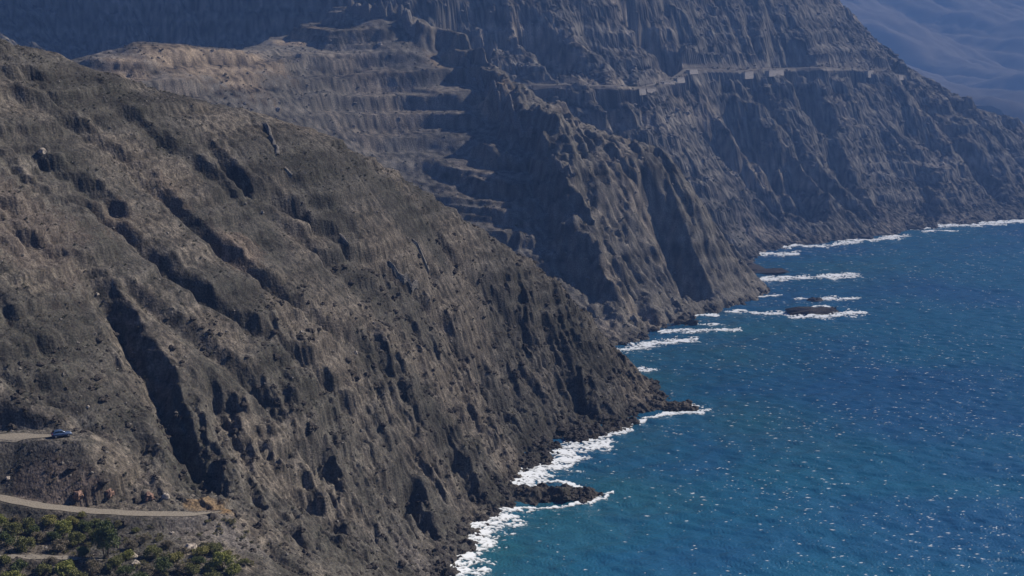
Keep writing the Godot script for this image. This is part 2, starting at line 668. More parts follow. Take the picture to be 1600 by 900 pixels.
# low rock shelf at the waterline along sea pixels
func reef(l: Land, px: Array, width: float, top: float) -> void:
	var pts := PackedVector2Array()
	for k in range(0, px.size(), 2):
		pts.append(sea_at(px[k], px[k + 1]))
	for j in l.nd:
		if absf(l.d0 + j * l.cell - pts[0].y) > 40.0:
			continue
		for i in l.nx:
			if absf(l.x0 + i * l.cell - pts[0].x) > 60.0:
				continue
			var p := Vector2(l.x0 + i * l.cell, l.d0 + j * l.cell)
			var g := path_gap(pts, p)
			if g < width * 2.5:
				var y := top * (1.0 - pow(g / width, 2.0)) + wobble.get_noise_2d(p.x * 4.0, p.y * 4.0) * 1.1
				l.h[j * l.nx + i] = maxf(l.h[j * l.nx + i], y)

func path_gap(pts: PackedVector2Array, p: Vector2) -> float:
	var best := 1e9
	for k in pts.size() - 1:
		best = minf(best, Geometry2D.get_closest_point_to_segment(p, pts[k], pts[k + 1]).distance_squared_to(p))
	return sqrt(best)

# a level path whose height runs evenly from y0 to y1; kept as plan points, heights in path_y
var path_y := {}
func pixel_path(l: Land, px: Array, y0: float, y1: float) -> PackedVector2Array:
	var pts := PackedVector2Array()
	var ys := PackedFloat32Array()
	var n := px.size() / 2
	for k in n:
		var y := lerpf(y0, y1, float(k) / (n - 1))
		var r := ray(px[2 * k], px[2 * k + 1])
		var d := (EYE - y) / r.y
		pts.append(Vector2(r.x * d, d))
		ys.append(y)
	path_y[pts] = ys
	return pts

func bench(l: Land, pts: PackedVector2Array, half: float, blend: float, cut := 1.7, fill := 0.9) -> void:
	var ys: PackedFloat32Array = path_y[pts]
	var lo := pts[0]
	var hi := pts[0]
	for p in pts:
		lo = lo.min(p)
		hi = hi.max(p)
	for j in l.nd:
		var d := l.d0 + j * l.cell
		if d < lo.y - 20.0 or d > hi.y + 20.0:
			continue
		for i in l.nx:
			var p := Vector2(l.x0 + i * l.cell, d)
			if p.x < lo.x - 20.0 or p.x > hi.x + 20.0:
				continue
			var best := 1e9
			var y := 0.0
			for k in pts.size() - 1:
				var e := pts[k + 1] - pts[k]
				var t := clampf((p - pts[k]).dot(e) / e.length_squared(), 0.0, 1.0)
				var g := p.distance_to(pts[k] + e * t)
				if g < best:
					best = g
					y = lerpf(ys[k], ys[k + 1], t)
			if best < half + blend * 3.0 and absf(l.h[j * l.nx + i] - y) < 16.0:
				var k := j * l.nx + i
				var room := maxf(best - half, 0.0)
				l.h[k] = clampf(l.h[k], y - room * fill, y + room * cut)

func make_head() -> void:
	var base := Land.new()
	base.setup(-330, 150, 540, 920, 6.0)
	thin_plate(base, [
		[548, 0, 800], [600, 8, 792], [625, 14, 786], [645, 40, 779], [660, 55, 775], [505, 45, 780], [730, 104, 760], [780, 140, 752], [830, 168, 742], [900, 190, 728], [1035, 215, 700], [1060, 260, 696], [1100, 310, 690], [1130, 380, 684], [1150, 440, 680],
		[300, 72, 680], [170, 95, 640], [420, 75, 730], [480, 70, 760],
		[300, 150, 640], [400, 200, 650], [600, 250, 690], [700, 300, 670], [800, 380, 640], [860, 430, 625], [900, 480, 608],
		[600, 120, 745], [700, 200, 715], [830, 205, 702], [870, 300, 658], [940, 450, 620], [1000, 350, 665], [1000, 450, 636], [1080, 400, 668],
		[945, 548], [1000, 522], [1050, 502], [1110, 486], [1155, 472],
		[70, 575, -9, "p"], [90, 615, -9, "p"], [115, 650, -9, "p"], [130, 690, -9, "p"], [120, 730, -9, "p"], [20, 565, -6, "p"],
		[75, 735, 15, "p"], [40, 780, 50, "p"], [-20, 800, 78, "p"], [-80, 840, 100, "p"], [-60, 900, 80, "p"], [60, 850, 30, "p"], [110, 800, -5, "p"],
		[-150, 600, 80, "p"], [-250, 600, 80, "p"], [-40, 560, 20, "p"], [-100, 560, 45, "p"], [-250, 680, 85, "p"], [-215, 760, 80, "p"], [-160, 720, 100, "p"], [-300, 850, 70, "p"], [-150, 840, 85, "p"], [230, 105, 645], [360, 80, 700], [420, 110, 690]], 1.0)
	var l := base.finer(1.6)
	var smooth := base.finer(1.6)
	var n1 := noise(41, 0.015, 4)
	var n2 := noise(42, 0.05, 4, true)
	var n3 := noise(45, 0.12, 3, true)
	var fall := Vector2(0.6, -0.8)
	var across := Vector2(0.8, 0.6)
	for j in l.nd:
		for i in l.nx:
			var k := j * l.nx + i
			var p := Vector2(l.x0 + i * l.cell, l.d0 + j * l.cell)
			var a := p.dot(across) + n1.get_noise_2d(p.x, p.y) * 20.0
			var ribs := n2.get_noise_2d(a, p.dot(fall) * 0.18)
			l.h[k] += ((ribs * -3.2 + n3.get_noise_2d(a * 0.9, p.dot(fall) * 0.3) * 1.2) * smoothstep(-40.0, 20.0, p.x) + n1.get_noise_2d(p.x * 1.4, p.y * 1.4) * 2.2) * smoothstep(-2.0, 15.0, l.h[k])
	lines(l, smooth, [
		[[600, 26, 645, 48, 690, 82, 730, 108, 790, 172, 830, 208, 865, 255, 878, 310, 910, 390, 955, 470, 985, 520], 14.0, 9.0, 24.0],
		[[1022, 275, 1040, 330, 1058, 380, 1080, 430, 1100, 470], -17.0, 14.0, 9.0],
		[[975, 430, 995, 475, 1012, 510], -11.0, 8.0, 7.0],
		[[940, 330, 965, 370, 985, 420], -5.0, 7.0, 5.0],
		[[900, 280, 930, 330, 950, 400, 965, 450], -5.0, 7.0, 5.0],
		[[880, 225, 910, 260, 940, 300], -4.0, 6.0, 4.0]])
	var before := l.h.duplicate()
	erode(l, 3, 0.007)
	for j in l.nd:
		for i in l.nx:
			var k := j * l.nx + i
			l.h[k] = lerpf(before[k], l.h[k], lerpf(0.3, 1.0, smoothstep(-40.0, 25.0, l.x0 + i * l.cell)))
	head = l.finer(0.8)
	var nb := noise(43, 0.01, 3)
	var nm := noise(44, 0.016, 3)
	beds(head, nb, nm, 9.0, 0.75, Vector2(0.05, -0.02), 6.0, -0.4, -10.0, 0.04)
	beds(head, nm, nb, 3.4, 0.5, Vector2(0.04, -0.02), 4.0, -0.3, 25.0)
	var f1 := blocks(51, 0.13)
	var f2 := noise(52, 0.4, 3)
	for j in head.nd:
		for i in head.nx:
			var k := j * head.nx + i
			var x := head.x0 + i * head.cell
			var d := head.d0 + j * head.cell
			head.h[k] += f1.get_noise_2d(x, d) * (0.25 + 1.6 * smoothstep(-20.0, 30.0, x)) + f2.get_noise_2d(x, d) * (0.2 + 0.7 * smoothstep(-20.0, 30.0, x))
	var c1 := noise(61, 0.02, 4)
	var c4 := noise(63, 0.16, 3)
	var spots: Array = []
	for s in [[200, 100, 16.0], [260, 92, 22.0], [330, 85, 22.0], [400, 90, 18.0], [470, 60, 16.0], [500, 30, 14.0], [700, 100, 10.0], [760, 150, 10.0]]:
		var q := hit(head, s[0], s[1])
		if q.y > 0.0:
			spots.append([q, s[2], Color(0.29, 0.235, 0.17)])
	var c2 := noise(62, 0.25, 3)
	var tint := func(x: float, y: float, d: float) -> Color:
		var a := c1.get_noise_2d(x, d)
		var b := c2.get_noise_2d(x, d)
		var col := Color(0.16, 0.15, 0.13).lerp(Color(0.215, 0.19, 0.157), smoothstep(0.0, 0.5, a + b * 0.3))
		for s in spots:
			var g: float = Vector2(x, d).distance_to(s[0]) / s[1] + a * 0.9 + b * 0.4
			if g < 1.0:
				col = col.lerp(s[2], smoothstep(1.0, 0.6, g))
		var q := c4.get_noise_2d(y + 0.05 * x - 0.02 * d + a * 2.0, x * 0.02 + d * 0.01)   # lava beds of different grey
		return col * (1.0 + b * 1.1 + q * 0.7)
	var o := put("headland", land_mesh(head, -2.0, tint), rock_material())
	structure(o, "dark layered headland behind the near hillside with a notched ridge and sea cliff", "headland")

func make_mount() -> void:
	var base := Land.new()
	base.setup(-520, 560, 640, 1240, 10.0)
	thin_plate(base, [
		[1150, 394], [1200, 385], [1300, 376], [1400, 361], [1450, 351], [1600, 339], [400, 965, 0, "p"], [540, 1000, 0, "p"],
		[1200, 300, 845], [1200, 200, 885], [1200, 100, 925], [1200, 0, 970], [150, 1040, 215, "p"],
		[1300, 250, 880], [1300, 100, 945], [1290, 0, 1000], [1340, 75, 988], [1440, 130, 988], [1600, 180, 988], [1450, 250, 930], [1600, 270, 946],
		[1000, 200, 800], [1100, 280, 790], [1120, 340, 790], [1000, 100, 850], [1000, 0, 900], [900, 130, 800], [900, 0, 880],
		[770, 95, 830], [770, 0, 862], [600, 0, 842], [430, 0, 846], [300, 0, 864], [300, 60, 838], [200, 20, 862], [120, 30, 858], [60, 10, 858], [0, 0, 770], [-310, 740, 125, "p"], [-225, 795, 92, "p"], [-180, 790, 90, "p"], [-330, 850, 150, "p"],
		[-70, 885, 280, "p"], [0, 910, 300, "p"], [-150, 890, 330, "p"], [-210, 905, 330, "p"], [-270, 920, 300, "p"],  # unseen ridge above the view, raised to shade the upper left slopes
		[10, 970, 330, "p"], [-80, 990, 320, "p"], [-250, 980, 260, "p"], [-400, 900, 230, "p"], [100, 1060, 300, "p"], [0, 1200, 280, "p"],
		[260, 1080, 70, "p"], [340, 1060, 20, "p"], [250, 1180, 20, "p"], [450, 1080, -10, "p"],
		[160, 780, -10, "p"], [250, 810, -10, "p"], [350, 880, -10, "p"], [500, 930, -10, "p"],
		[60, 780, 30, "p"], [0, 800, 70, "p"], [-100, 780, 80, "p"], [-250, 650, 80, "p"], [-100, 660, 40, "p"], [100, 700, -10, "p"], [0, 680, 0, "p"]])
	var l := base.finer(2.5)
	var smooth := base.finer(2.5)
	var n1 := noise(71, 0.008, 4)
	var n2 := noise(72, 0.02, 2, true)
	var n3 := noise(73, 0.06, 4, true)
	var fall := Vector2(0.75, -0.66)
	var across := Vector2(0.66, 0.75)
	for j in l.nd:
		for i in l.nx:
			var k := j * l.nx + i
			var p := Vector2(l.x0 + i * l.cell, l.d0 + j * l.cell)
			var a := p.dot(across) + n1.get_noise_2d(p.x, p.y) * 30.0
			var ribs := n2.get_noise_2d(a, p.dot(fall) * 0.14)
			l.h[k] += (ribs * -10.0 + n3.get_noise_2d(a, p.dot(fall) * 0.35) * 2.0 + n1.get_noise_2d(p.x * 2.0, p.y * 2.0) * 3.5) * smoothstep(-2.0, 20.0, l.h[k])
	lines(l, smooth, [
		[[985, 2, 1030, 60, 1062, 104], -32.0, 14.0, 24.0],
		[[900, 20, 950, 80, 985, 118], -8.0, 10.0, 9.0],
		[[1070, 150, 1110, 190, 1150, 240, 1200, 290, 1230, 330], -13.0, 14.0, 8.0],
		[[1130, 160, 1180, 200, 1220, 245, 1260, 300, 1290, 350], -20.0, 16.0, 11.0],
		[[1295, 205, 1318, 255, 1338, 295], -12.0, 9.0, 8.0],
		[[1190, 40, 1230, 90, 1270, 140, 1305, 195], -17.0, 12.0, 10.0],
		[[1405, 175, 1440, 205, 1465, 225], -7.0, 10.0, 9.0],
		[[1425, 290, 1450, 320, 1465, 340], -6.0, 9.0, 9.0],
		[[1340, 150, 1380, 210, 1420, 270], -9.0, 12.0, 7.0],
		[[690, 2, 725, 55, 760, 95], -30.0, 14.0, 26.0],
		[[1222, 55, 1250, 85, 1275, 105], -10.0, 9.0, 8.0],
		[[1245, 125, 1280, 160, 1310, 195], -11.0, 9.0, 8.0],
		[[1200, 245, 1222, 280, 1240, 320], -9.0, 8.0, 7.0],
		[[1425, 245, 1440, 270, 1455, 295], -8.0, 9.0, 8.0],
		[[1480, 200, 1520, 240, 1560, 290], -6.0, 9.0, 8.0],
		[[1010, 215, 1040, 250, 1075, 290], -7.0, 8.0, 7.0],
		[[930, 150, 970, 190, 1010, 225], -8.0, 8.0, 7.0],
		[[860, 150, 900, 185, 950, 210], -7.0, 8.0, 7.0],
		[[1150, 90, 1185, 135, 1215, 160], -9.0, 9.0, 8.0],
		[[800, 5, 830, 40, 865, 85, 890, 120], -15.0, 10.0, 11.0]])
	erode(l, 1, 0.004)
	mount = l.finer(1.25)
	var nb := noise(74, 0.008, 3)
	var nm := noise(75, 0.012, 3)
	beds(mount, nb, nm, 13.0, 0.35, Vector2(0.03, 0.0), 8.0, -0.2)
	beds(mount, nm, nb, 4.6, 0.35, Vector2(0.02, 0.01), 5.0, -0.3)
	var f1 := blocks(81, 0.07)
	var f2 := noise(82, 0.3, 3)
	for j in mount.nd:
		for i in mount.nx:
			var k := j * mount.nx + i
			var x := mount.x0 + i * mount.cell
			var d := mount.d0 + j * mount.cell
			mount.h[k] += f1.get_noise_2d(x, d) * 1.5 + f2.get_noise_2d(x, d) * 0.9
	coast_road = PackedVector2Array()
	var ys := PackedFloat32Array()
	var px := [835, 133, 880, 132, 920, 133, 960, 134, 1000, 136, 1030, 131, 1050, 124, 1070, 109, 1100, 108, 1130, 108, 1165, 110, 1200, 107, 1240, 106, 1280, 105, 1330, 105, 1365, 112, 1410, 117]
	for k in range(0, px.size(), 2):
		var q := hit(mount, px[k], px[k + 1])
		if q.y > 0.0:
			coast_road.append(q)
			ys.append(mount.at(q.x, q.y))
	path_y[coast_road] = ys
	bench(mount, coast_road, 1.7, 0.9)
	var c1 := noise(91, 0.015, 4)
	var c4 := noise(93, 0.11, 3)
	var c2 := noise(92, 0.28, 3)
	var tint := func(x: float, y: float, d: float) -> Color:
		var a := c1.get_noise_2d(x, d)
		var b := c2.get_noise_2d(x, d)
		var col := Color(0.16, 0.15, 0.13).lerp(Color(0.215, 0.19, 0.157), smoothstep(0.0, 0.5, a + b * 0.3))
		var q := c4.get_noise_2d(y + 0.03 * x + a * 3.0, x * 0.015 + d * 0.01)   # lava beds of different grey
		col *= 1.0 + b * 2.0 + q * 1.0
		if x > -20.0 and x < 290.0 and y > 60.0 and y < 115.0:   # fresh cut rock and spoil along the road
			var g := path_gap(coast_road, Vector2(x, d)) + b * 4.0 + a * 5.0
			col = col.lerp(Color(0.31, 0.27, 0.225), smoothstep(3.0, 1.6, g) * 0.5)
		return col
	var o := put("mountain", land_mesh(mount, -2.0, tint, true), rock_material())
	structure(o, "tall rugged coastal mountain with a road cut across its ribbed flank", "mountain")

func make_range() -> void:
	var base := Land.new()
	base.setup(100, 2600, 1450, 4200, 50.0)
	thin_plate(base, [
		[1600, 185, 1560], [1500, 140, 1950], [1600, 100, 2400], [1600, 0, 3000], [1350, 100, 2300], [1300, 20, 2800], [1300, -80, 3300], [1600, -90, 3400],
		[300, 1600, 60, "p"], [300, 2400, 150, "p"], [1000, 1700, -10, "p"], [1500, 2200, -10, "p"], [2200, 2800, -10, "p"], [1500, 3200, 250, "p"], [500, 3800, 420, "p"], [1500, 4000, 450, "p"], [2400, 4000, 200, "p"]])
	var l := base.finer(9.0)
	var n1 := noise(101, 0.0025, 4)
	var n2 := noise(102, 0.004, 3, true)
	var n3 := noise(103, 0.02, 4, true)
	for j in l.nd:
		for i in l.nx:
			var k := j * l.nx + i
			var p := Vector2(l.x0 + i * l.cell, l.d0 + j * l.cell)
			l.h[k] += n1.get_noise_2d(p.x, p.y) * 20.0 - n2.get_noise_2d(p.x * 0.9 + p.y * 0.35, p.y * 0.22) * 34.0 + n3.get_noise_2d(p.x, p.y * 0.5) * 5.0 + 16.0
	erode(l, 6, 0.02)
	range_ = l
	var tint := func(x: float, y: float, d: float) -> Color:
		return Color(0.17, 0.15, 0.135)
	var o := put("far_mountains", land_mesh(l, -3.0, tint), rock_material())
	structure(o, "pale blue hazy mountain slope far beyond the coastal mountain", "mountains")

# ---------------------------------------------------------------- the sea
var swell: FastNoiseLite
var chop: FastNoiseLite
var ripple: FastNoiseLite

func sea_y(x: float, d: float) -> float:
	return swell.get_noise_2d(x * 0.6 + d * 0.25, d) * 0.8 + chop.get_noise_2d(x * 0.7 + d * 0.3, d) * 0.7

func make_sea() -> void:
	swell = noise(201, 0.035, 2)
	chop = noise(202, 0.14, 3)
	ripple = noise(203, 0.01, 3)
	var w := StandardMaterial3D.new()
	w.vertex_color_use_as_albedo = true
	w.roughness = 0.22
	w.metallic_specular = 0.5
	var nt := NoiseTexture2D.new()
	nt.width = 512
	nt.height = 512
	nt.seamless = true
	nt.as_normal_map = true
	nt.bump_strength = 6.0
	nt.noise = noise(204, 0.02, 4)
	w.normal_enabled = true
	w.normal_texture = nt
	w.normal_scale = 1.4
	w.uv1_triplanar = true
	w.uv1_world_triplanar = true
	w.uv1_scale = Vector3(0.09, 0.09, 0.09)
	# a fine sheet where the waves can be told apart, coarse water beyond
	var x0 := -60.0
	var d0 := 320.0
	var c := 0.8
	var nx := 530
	var nd := 800
	var v := PackedVector3Array()
	var col := PackedColorArray()
	var nrm := PackedVector3Array()
	v.resize(nx * nd)
	col.resize(nx * nd)
	nrm.resize(nx * nd)
	var ys := PackedFloat32Array()
	ys.resize(nx * nd)
	for j in nd:
		for i in nx:
			var edge := minf(minf(i, nx - 1 - i), minf(j, nd - 1 - j)) / 25.0
			ys[j * nx + i] = sea_y(x0 + i * c, d0 + j * c) * clampf(edge, 0.0, 1.0)
	for j in nd:
		for i in nx:
			var k := j * nx + i
			var x := x0 + i * c
			var d := d0 + j * c
			v[k] = Vector3(x, ys[k], -d)
			var a := ys[k - 1 if i > 0 else k]
			var b := ys[k + 1 if i < nx - 1 else k]
			var e := ys[k - nx if j > 0 else k]
			var g := ys[k + nx if j < nd - 1 else k]
			nrm[k] = Vector3(a - b, 2.0 * c, g - e).normalized()
			col[k] = sea_tint(x, d)
	var idx := PackedInt32Array()
	idx.resize((nx - 1) * (nd - 1) * 6)
	var q := 0
	for j in nd - 1:
		for i in nx - 1:
			var k := j * nx + i
			for t in [k, k + nx, k + 1, k + 1, k + nx, k + nx + 1]:
				idx[q] = t
				q += 1
	var arr := []
	arr.resize(Mesh.ARRAY_MAX)
	arr[Mesh.ARRAY_VERTEX] = v
	arr[Mesh.ARRAY_NORMAL] = nrm
	arr[Mesh.ARRAY_COLOR] = col
	arr[Mesh.ARRAY_INDEX] = idx
	var m := ArrayMesh.new()
	m.add_surface_from_arrays(Mesh.PRIMITIVE_TRIANGLES, arr)
	var x1 := x0 + (nx - 1) * c
	var d1 := d0 + (nd - 1) * c
	# coarse water all round, out past the horizon
	var xs := [-9000.0, -2000.0, -400.0, x0, x1, 900.0, 3000.0, 9000.0]
	var ds := [-3000.0, 0.0, d0, d1, 1300.0, 2500.0, 5000.0, 8500.0]
	var st := SurfaceTool.new()
	st.begin(Mesh.PRIMITIVE_TRIANGLES)
	st.set_normal(Vector3.UP)
	for j in ds.size() - 1:
		for i in xs.size() - 1:
			if i == 3 and j == 2:
				continue
			var cs := [Vector2(xs[i], ds[j]), Vector2(xs[i], ds[j + 1]), Vector2(xs[i + 1], ds[j]), Vector2(xs[i + 1], ds[j]), Vector2(xs[i], ds[j + 1]), Vector2(xs[i + 1], ds[j + 1])]
			for p in cs:
				st.set_color(Color(0.014, 0.085, 0.165))
				st.add_vertex(Vector3(p.x, 0.0, -p.y))
	st.commit(m)
	var o := put("sea", m, w)
	structure(o, "deep blue windy sea with a greener tone along the shore", "sea")

func sea_tint(x: float, d: float) -> Color:
	var a := ripple.get_noise_2d(x * 0.5, d)
	var col := Color(0.013, 0.078, 0.165).lerp(Color(0.015, 0.095, 0.165), smoothstep(-0.3, 0.4, a))
	var murk := 0.0
	for s in murky:
		murk = maxf(murk, 1.0 - Vector2((x - s[0].x), (d - s[0].y) * 0.8).length() / s[1] + a * 0.4)
	return col.lerp(Color(0.02, 0.10, 0.13), clampf(murk, 0.0, 1.0) * 0.8)

var murky: Array = []

func plain(c: Color, rough := 0.9) -> StandardMaterial3D:
	var m := StandardMaterial3D.new()
	m.albedo_color = c.linear_to_srgb()
	m.roughness = rough
	m.metallic_specular = 0.3
	return m

func tag(o: Node, label: String, category: String, group := "") -> Node:
	o.set_meta("label", label)
	o.set_meta("category", category)
	if group:
		o.set_meta("group", group)
	return o

func stuff(o: Node, label: String, category: String) -> void:
	o.set_meta("kind", "stuff")
	o.set_meta("label", label)
	o.set_meta("category", category)

# ---------------------------------------------------------------- surf
func make_foam() -> void:
	var n1 := noise(211, 0.16, 4)
	var n2 := noise(212, 0.6, 2)
	var st := SurfaceTool.new()
	st.begin(Mesh.PRIMITIVE_TRIANGLES)
	# [sea pixels ..., half width in metres]
	var surf := [
		[[712, 899, 716, 876, 730, 854, 748, 836, 764, 820, 784, 808], 4.4], [[765, 806, 800, 799, 850, 796, 895, 790, 930, 784], 0.9], [[925, 784, 950, 771], 0.9],
		[[845, 752, 880, 755, 905, 762], 1.0], [[806, 756, 830, 744, 856, 730, 880, 715, 902, 703, 932, 692], 4.4], [[928, 684, 960, 677, 985, 666, 1002, 658], 1.6],
		[[1008, 655, 1050, 650, 1080, 645, 1108, 642], 1.5], [[1068, 630, 1086, 632, 1078, 640], 1.6], [[968, 572, 990, 576, 1016, 578], 2.2], [[975, 583, 985, 585], 1.6],
		[[947, 550, 980, 545, 1010, 540, 1040, 534, 1070, 531], 3.2], [[1035, 519, 1080, 518, 1120, 518, 1154, 517], 2.2], [[1090, 508, 1122, 508], 1.3], [[1052, 496, 1080, 495, 1118, 494], 1.2],
		[[1145, 487, 1180, 488, 1235, 491], 2.0], [[1238, 495, 1280, 495, 1312, 491, 1338, 489], 3.0], [[1262, 481, 1295, 481], 1.4], [[1172, 462, 1222, 463], 1.3],
		[[1255, 468, 1290, 467, 1333, 466], 2.4], [[1145, 441, 1180, 438, 1230, 435, 1280, 433, 1336, 430], 3.4], [[1147, 401, 1180, 397, 1242, 397], 3.4],
		[[1192, 388, 1240, 384, 1278, 386], 3.0], [[1295, 384, 1330, 378, 1350, 374, 1366, 376, 1410, 370], 3.4], [[1422, 357, 1470, 353, 1520, 351, 1560, 348, 1602, 345, 1700, 340], 4.6], [[1440, 363, 1490, 361], 1.4]]
	for f in surf:
		var pts := PackedVector2Array()
		for k in range(0, f[0].size(), 2):
			pts.append(sea_at(f[0][k], f[0][k + 1]))
		foam_patch(st, pts, f[1], n1, n2)
	var m := plain(Color(0.8, 0.83, 0.84), 0.9)
	m.transparency = BaseMaterial3D.TRANSPARENCY_ALPHA
	m.vertex_color_use_as_albedo = true
	var mesh := st.commit()
	var o := put("surf", mesh, m)
	stuff(o, "white surf breaking along the foot of the cliffs", "surf")
	# wind-blown whitecaps out on the water
	var rng := RandomNumberGenerator.new()
	rng.seed = 77
	var dens := noise(213, 0.012, 3)
	var spots: Array = []
	var tries := 0
	while spots.size() < 8000 and tries < 160000:
		tries += 1
		var x := rng.randf_range(-30.0, 380.0)
		var d := rng.randf_range(325.0, 950.0)
		var pp := pixel_of(x, 0.0, d)
		if pp.x > 1720.0 or pp.y > 940.0:
			continue
		if rng.randf() > 0.25 + 1.1 * smoothstep(-0.3, 0.4, dens.get_noise_2d(x * 0.6 - d * 0.2, d * 1.6)):
			continue
		if on_land(x, d, -1.0):
			continue
		spots.append(Vector2(x, d))
	for variant in 4:
		var fl := SurfaceTool.new()
		fl.begin(Mesh.PRIMITIVE_TRIANGLES)
		fl.set_normal(Vector3.UP)
		var ring := 11
		var edge: Array = []
		for k in ring:
			var a := TAU * k / ring
			var r := rng.randf_range(0.45, 1.0)
			edge.append(Vector3(cos(a) * r, 0.0, sin(a) * r))
		for k in ring:
			fl.set_color(Color(1, 1, 1, 0.7))
			fl.add_vertex(Vector3(0, 0.12, 0))
			fl.set_color(Color(1, 1, 1, 0.1))
			fl.add_vertex(edge[k])
			fl.add_vertex(edge[(k + 1) % ring])
		var mm := MultiMesh.new()
		mm.transform_format = MultiMesh.TRANSFORM_3D
		mm.mesh = fl.commit()
		var mine: Array = []
		for k in range(variant, spots.size(), 4):
			mine.append(spots[k])
		mm.instance_count = mine.size()
		for k in mine.size():
			var p: Vector2 = mine[k]
			var q := pow(rng.randf(), 3.0)
			var big := lerpf(0.11, 0.75, q) * (0.8 + p.y / 1600.0)
			var b := Basis(Vector3.UP, rng.randf_range(-0.5, 0.5)).scaled_local(Vector3(big * rng.randf_range(0.8, 1.9), big, big * rng.randf_range(0.5, 1.0)))
			mm.set_instance_transform(k, Transform3D(b, Vector3(p.x, sea_y(p.x, p.y) + 0.05, -p.y)))
		var w := MultiMeshInstance3D.new()
		w.name = "whitecaps"
		w.multimesh = mm
		w.material_override = m
		add_child(w, true)
		stuff(w, "small white wave crests scattered over the open sea", "whitecaps")

func on_land(x: float, d: float, y: float) -> bool:
	return (hill.inside(x, d) and hill.at(x, d) > y) or (head.inside(x, d) and head.at(x, d) > y) or (mount.inside(x, d) and mount.at(x, d) > y)

func foam_patch(st: SurfaceTool, pts: PackedVector2Array, half: float, n1: FastNoiseLite, n2: FastNoiseLite) -> void:
	var lo := pts[0]
	var hi := pts[0]
	for p in pts:
		lo = lo.min(p)
		hi = hi.max(p)
	var c := 0.33
	var reach := half * 2.0
	lo -= Vector2(reach, reach)
	hi += Vector2(reach, reach)
	var nx := int((hi.x - lo.x) / c) + 1
	var nd := int((hi.y - lo.y) / c) + 1
	var f := PackedFloat32Array()
	f.resize(nx * nd)
	for j in nd:
		for i in nx:
			var p := lo + Vector2(i, j) * c
			var g := path_gap(pts, p + Vector2(wobble.get_noise_2d(p.x * 2.0, p.y * 2.0), wobble.get_noise_2d(p.x * 2.0 + 99.0, p.y * 2.0)) * (1.6 + half)) / half
			f[j * nx + i] = -1.0 if g > 2.0 else 1.0 - g + 0.15 + n1.get_noise_2d(p.x, p.y * 1.6) * 1.6 + n2.get_noise_2d(p.x, p.y * 1.5) * 1.7
	for j in nd - 1:
		for i in nx - 1:
			var k := j * nx + i
			if f[k] + f[k + 1] + f[k + nx] + f[k + nx + 1] < 0.1:
				continue
			var vs: Array = []
			for q in [k, k + 1, k + nx, k + nx + 1]:
				var x: float = lo.x + (q % nx) * c
				var d: float = lo.y + (q / nx) * c
				vs.append(Vector3(x, sea_y(x, d) + 0.04 + clampf(f[q], -0.1, 1.0) * 0.35, -d))
			for q in [0, 2, 1, 1, 2, 3]:
				st.set_normal(Vector3.UP)
				st.set_color(Color(1, 1, 1, smoothstep(0.0, 0.9, f[[k, k + 1, k + nx, k + nx + 1][q]])))
				st.add_vertex(vs[q])

# ---------------------------------------------------------------- roads
func ribbon(called: String, l: Land, pts: PackedVector2Array, half: float, m: Material, label: String) -> void:
	var line := PackedVector2Array()
	for k in pts.size() - 1:
		var n := maxi(int(pts[k].distance_to(pts[k + 1]) / 0.7), 1)
		for q in n:
			line.append(pts[k].lerp(pts[k + 1], float(q) / n))
	line.append(pts[pts.size() - 1])
	var st := SurfaceTool.new()
	st.begin(Mesh.PRIMITIVE_TRIANGLES)
	var rows: Array = []
	for k in line.size():
		var t := (line[mini(k + 1, line.size() - 1)] - line[maxi(k - 1, 0)]).normalized()
		var s := Vector2(-t.y, t.x)
		var row: Array = []
		for q in 7:
			var w := half * (1.0 + 0.22 * wobble.get_noise_2d(line[k].x * 5.0 + 90.0 * int(q > 3), line[k].y * 5.0))
			w *= clampf((line.size() - 1 - k) / 12.0, 0.25, 1.0)
			var p := line[k] + s * w * (q / 3.0 - 1.0)
			row.append(Vector3(p.x, l.at(p.x, p.y) + 0.09 - (0.05 if q == 2 or q == 4 else 0.0), -p.y))
		rows.append(row)
	st.set_smooth_group(0)
	for k in rows.size() - 1:
		for q in 6:
			for v in [rows[k][q], rows[k + 1][q], rows[k][q + 1], rows[k][q + 1], rows[k + 1][q], rows[k + 1][q + 1]]:
				st.add_vertex(v)
	st.generate_normals()
	var o := put(called, st.commit(), m)
	structure(o, label, "road")

func make_roads() -> void:
	var m := plain(Color(0.27, 0.24, 0.2), 0.95)
	var nt := NoiseTexture2D.new()
	nt.width = 512
	nt.height = 512
	nt.seamless = true
	nt.noise = noise(301, 0.03, 4)
	var ramp := Gradient.new()
	ramp.set_color(0, Color(0.7, 0.69, 0.67))
	ramp.set_color(1, Color(1, 1, 1))
	nt.color_ramp = ramp
	m.albedo_texture = nt
	m.uv1_triplanar = true
	m.uv1_world_triplanar = true
	m.uv1_scale = Vector3(0.12, 0.12, 0.12)
	ribbon("road", hill, road_line, 1.5, m, "narrow pale dirt road curving below the red rock bank")
	ribbon("lay_by_road", hill, car_line, 2.4, m, "pale dirt road ending at the parked car")
	ribbon("path", hill, track_line, 1.0, m, "short tan footpath between the green bushes")
	ribbon("coast_road", mount, coast_road, 1.4, m, "road cut high across the far mountain flank")

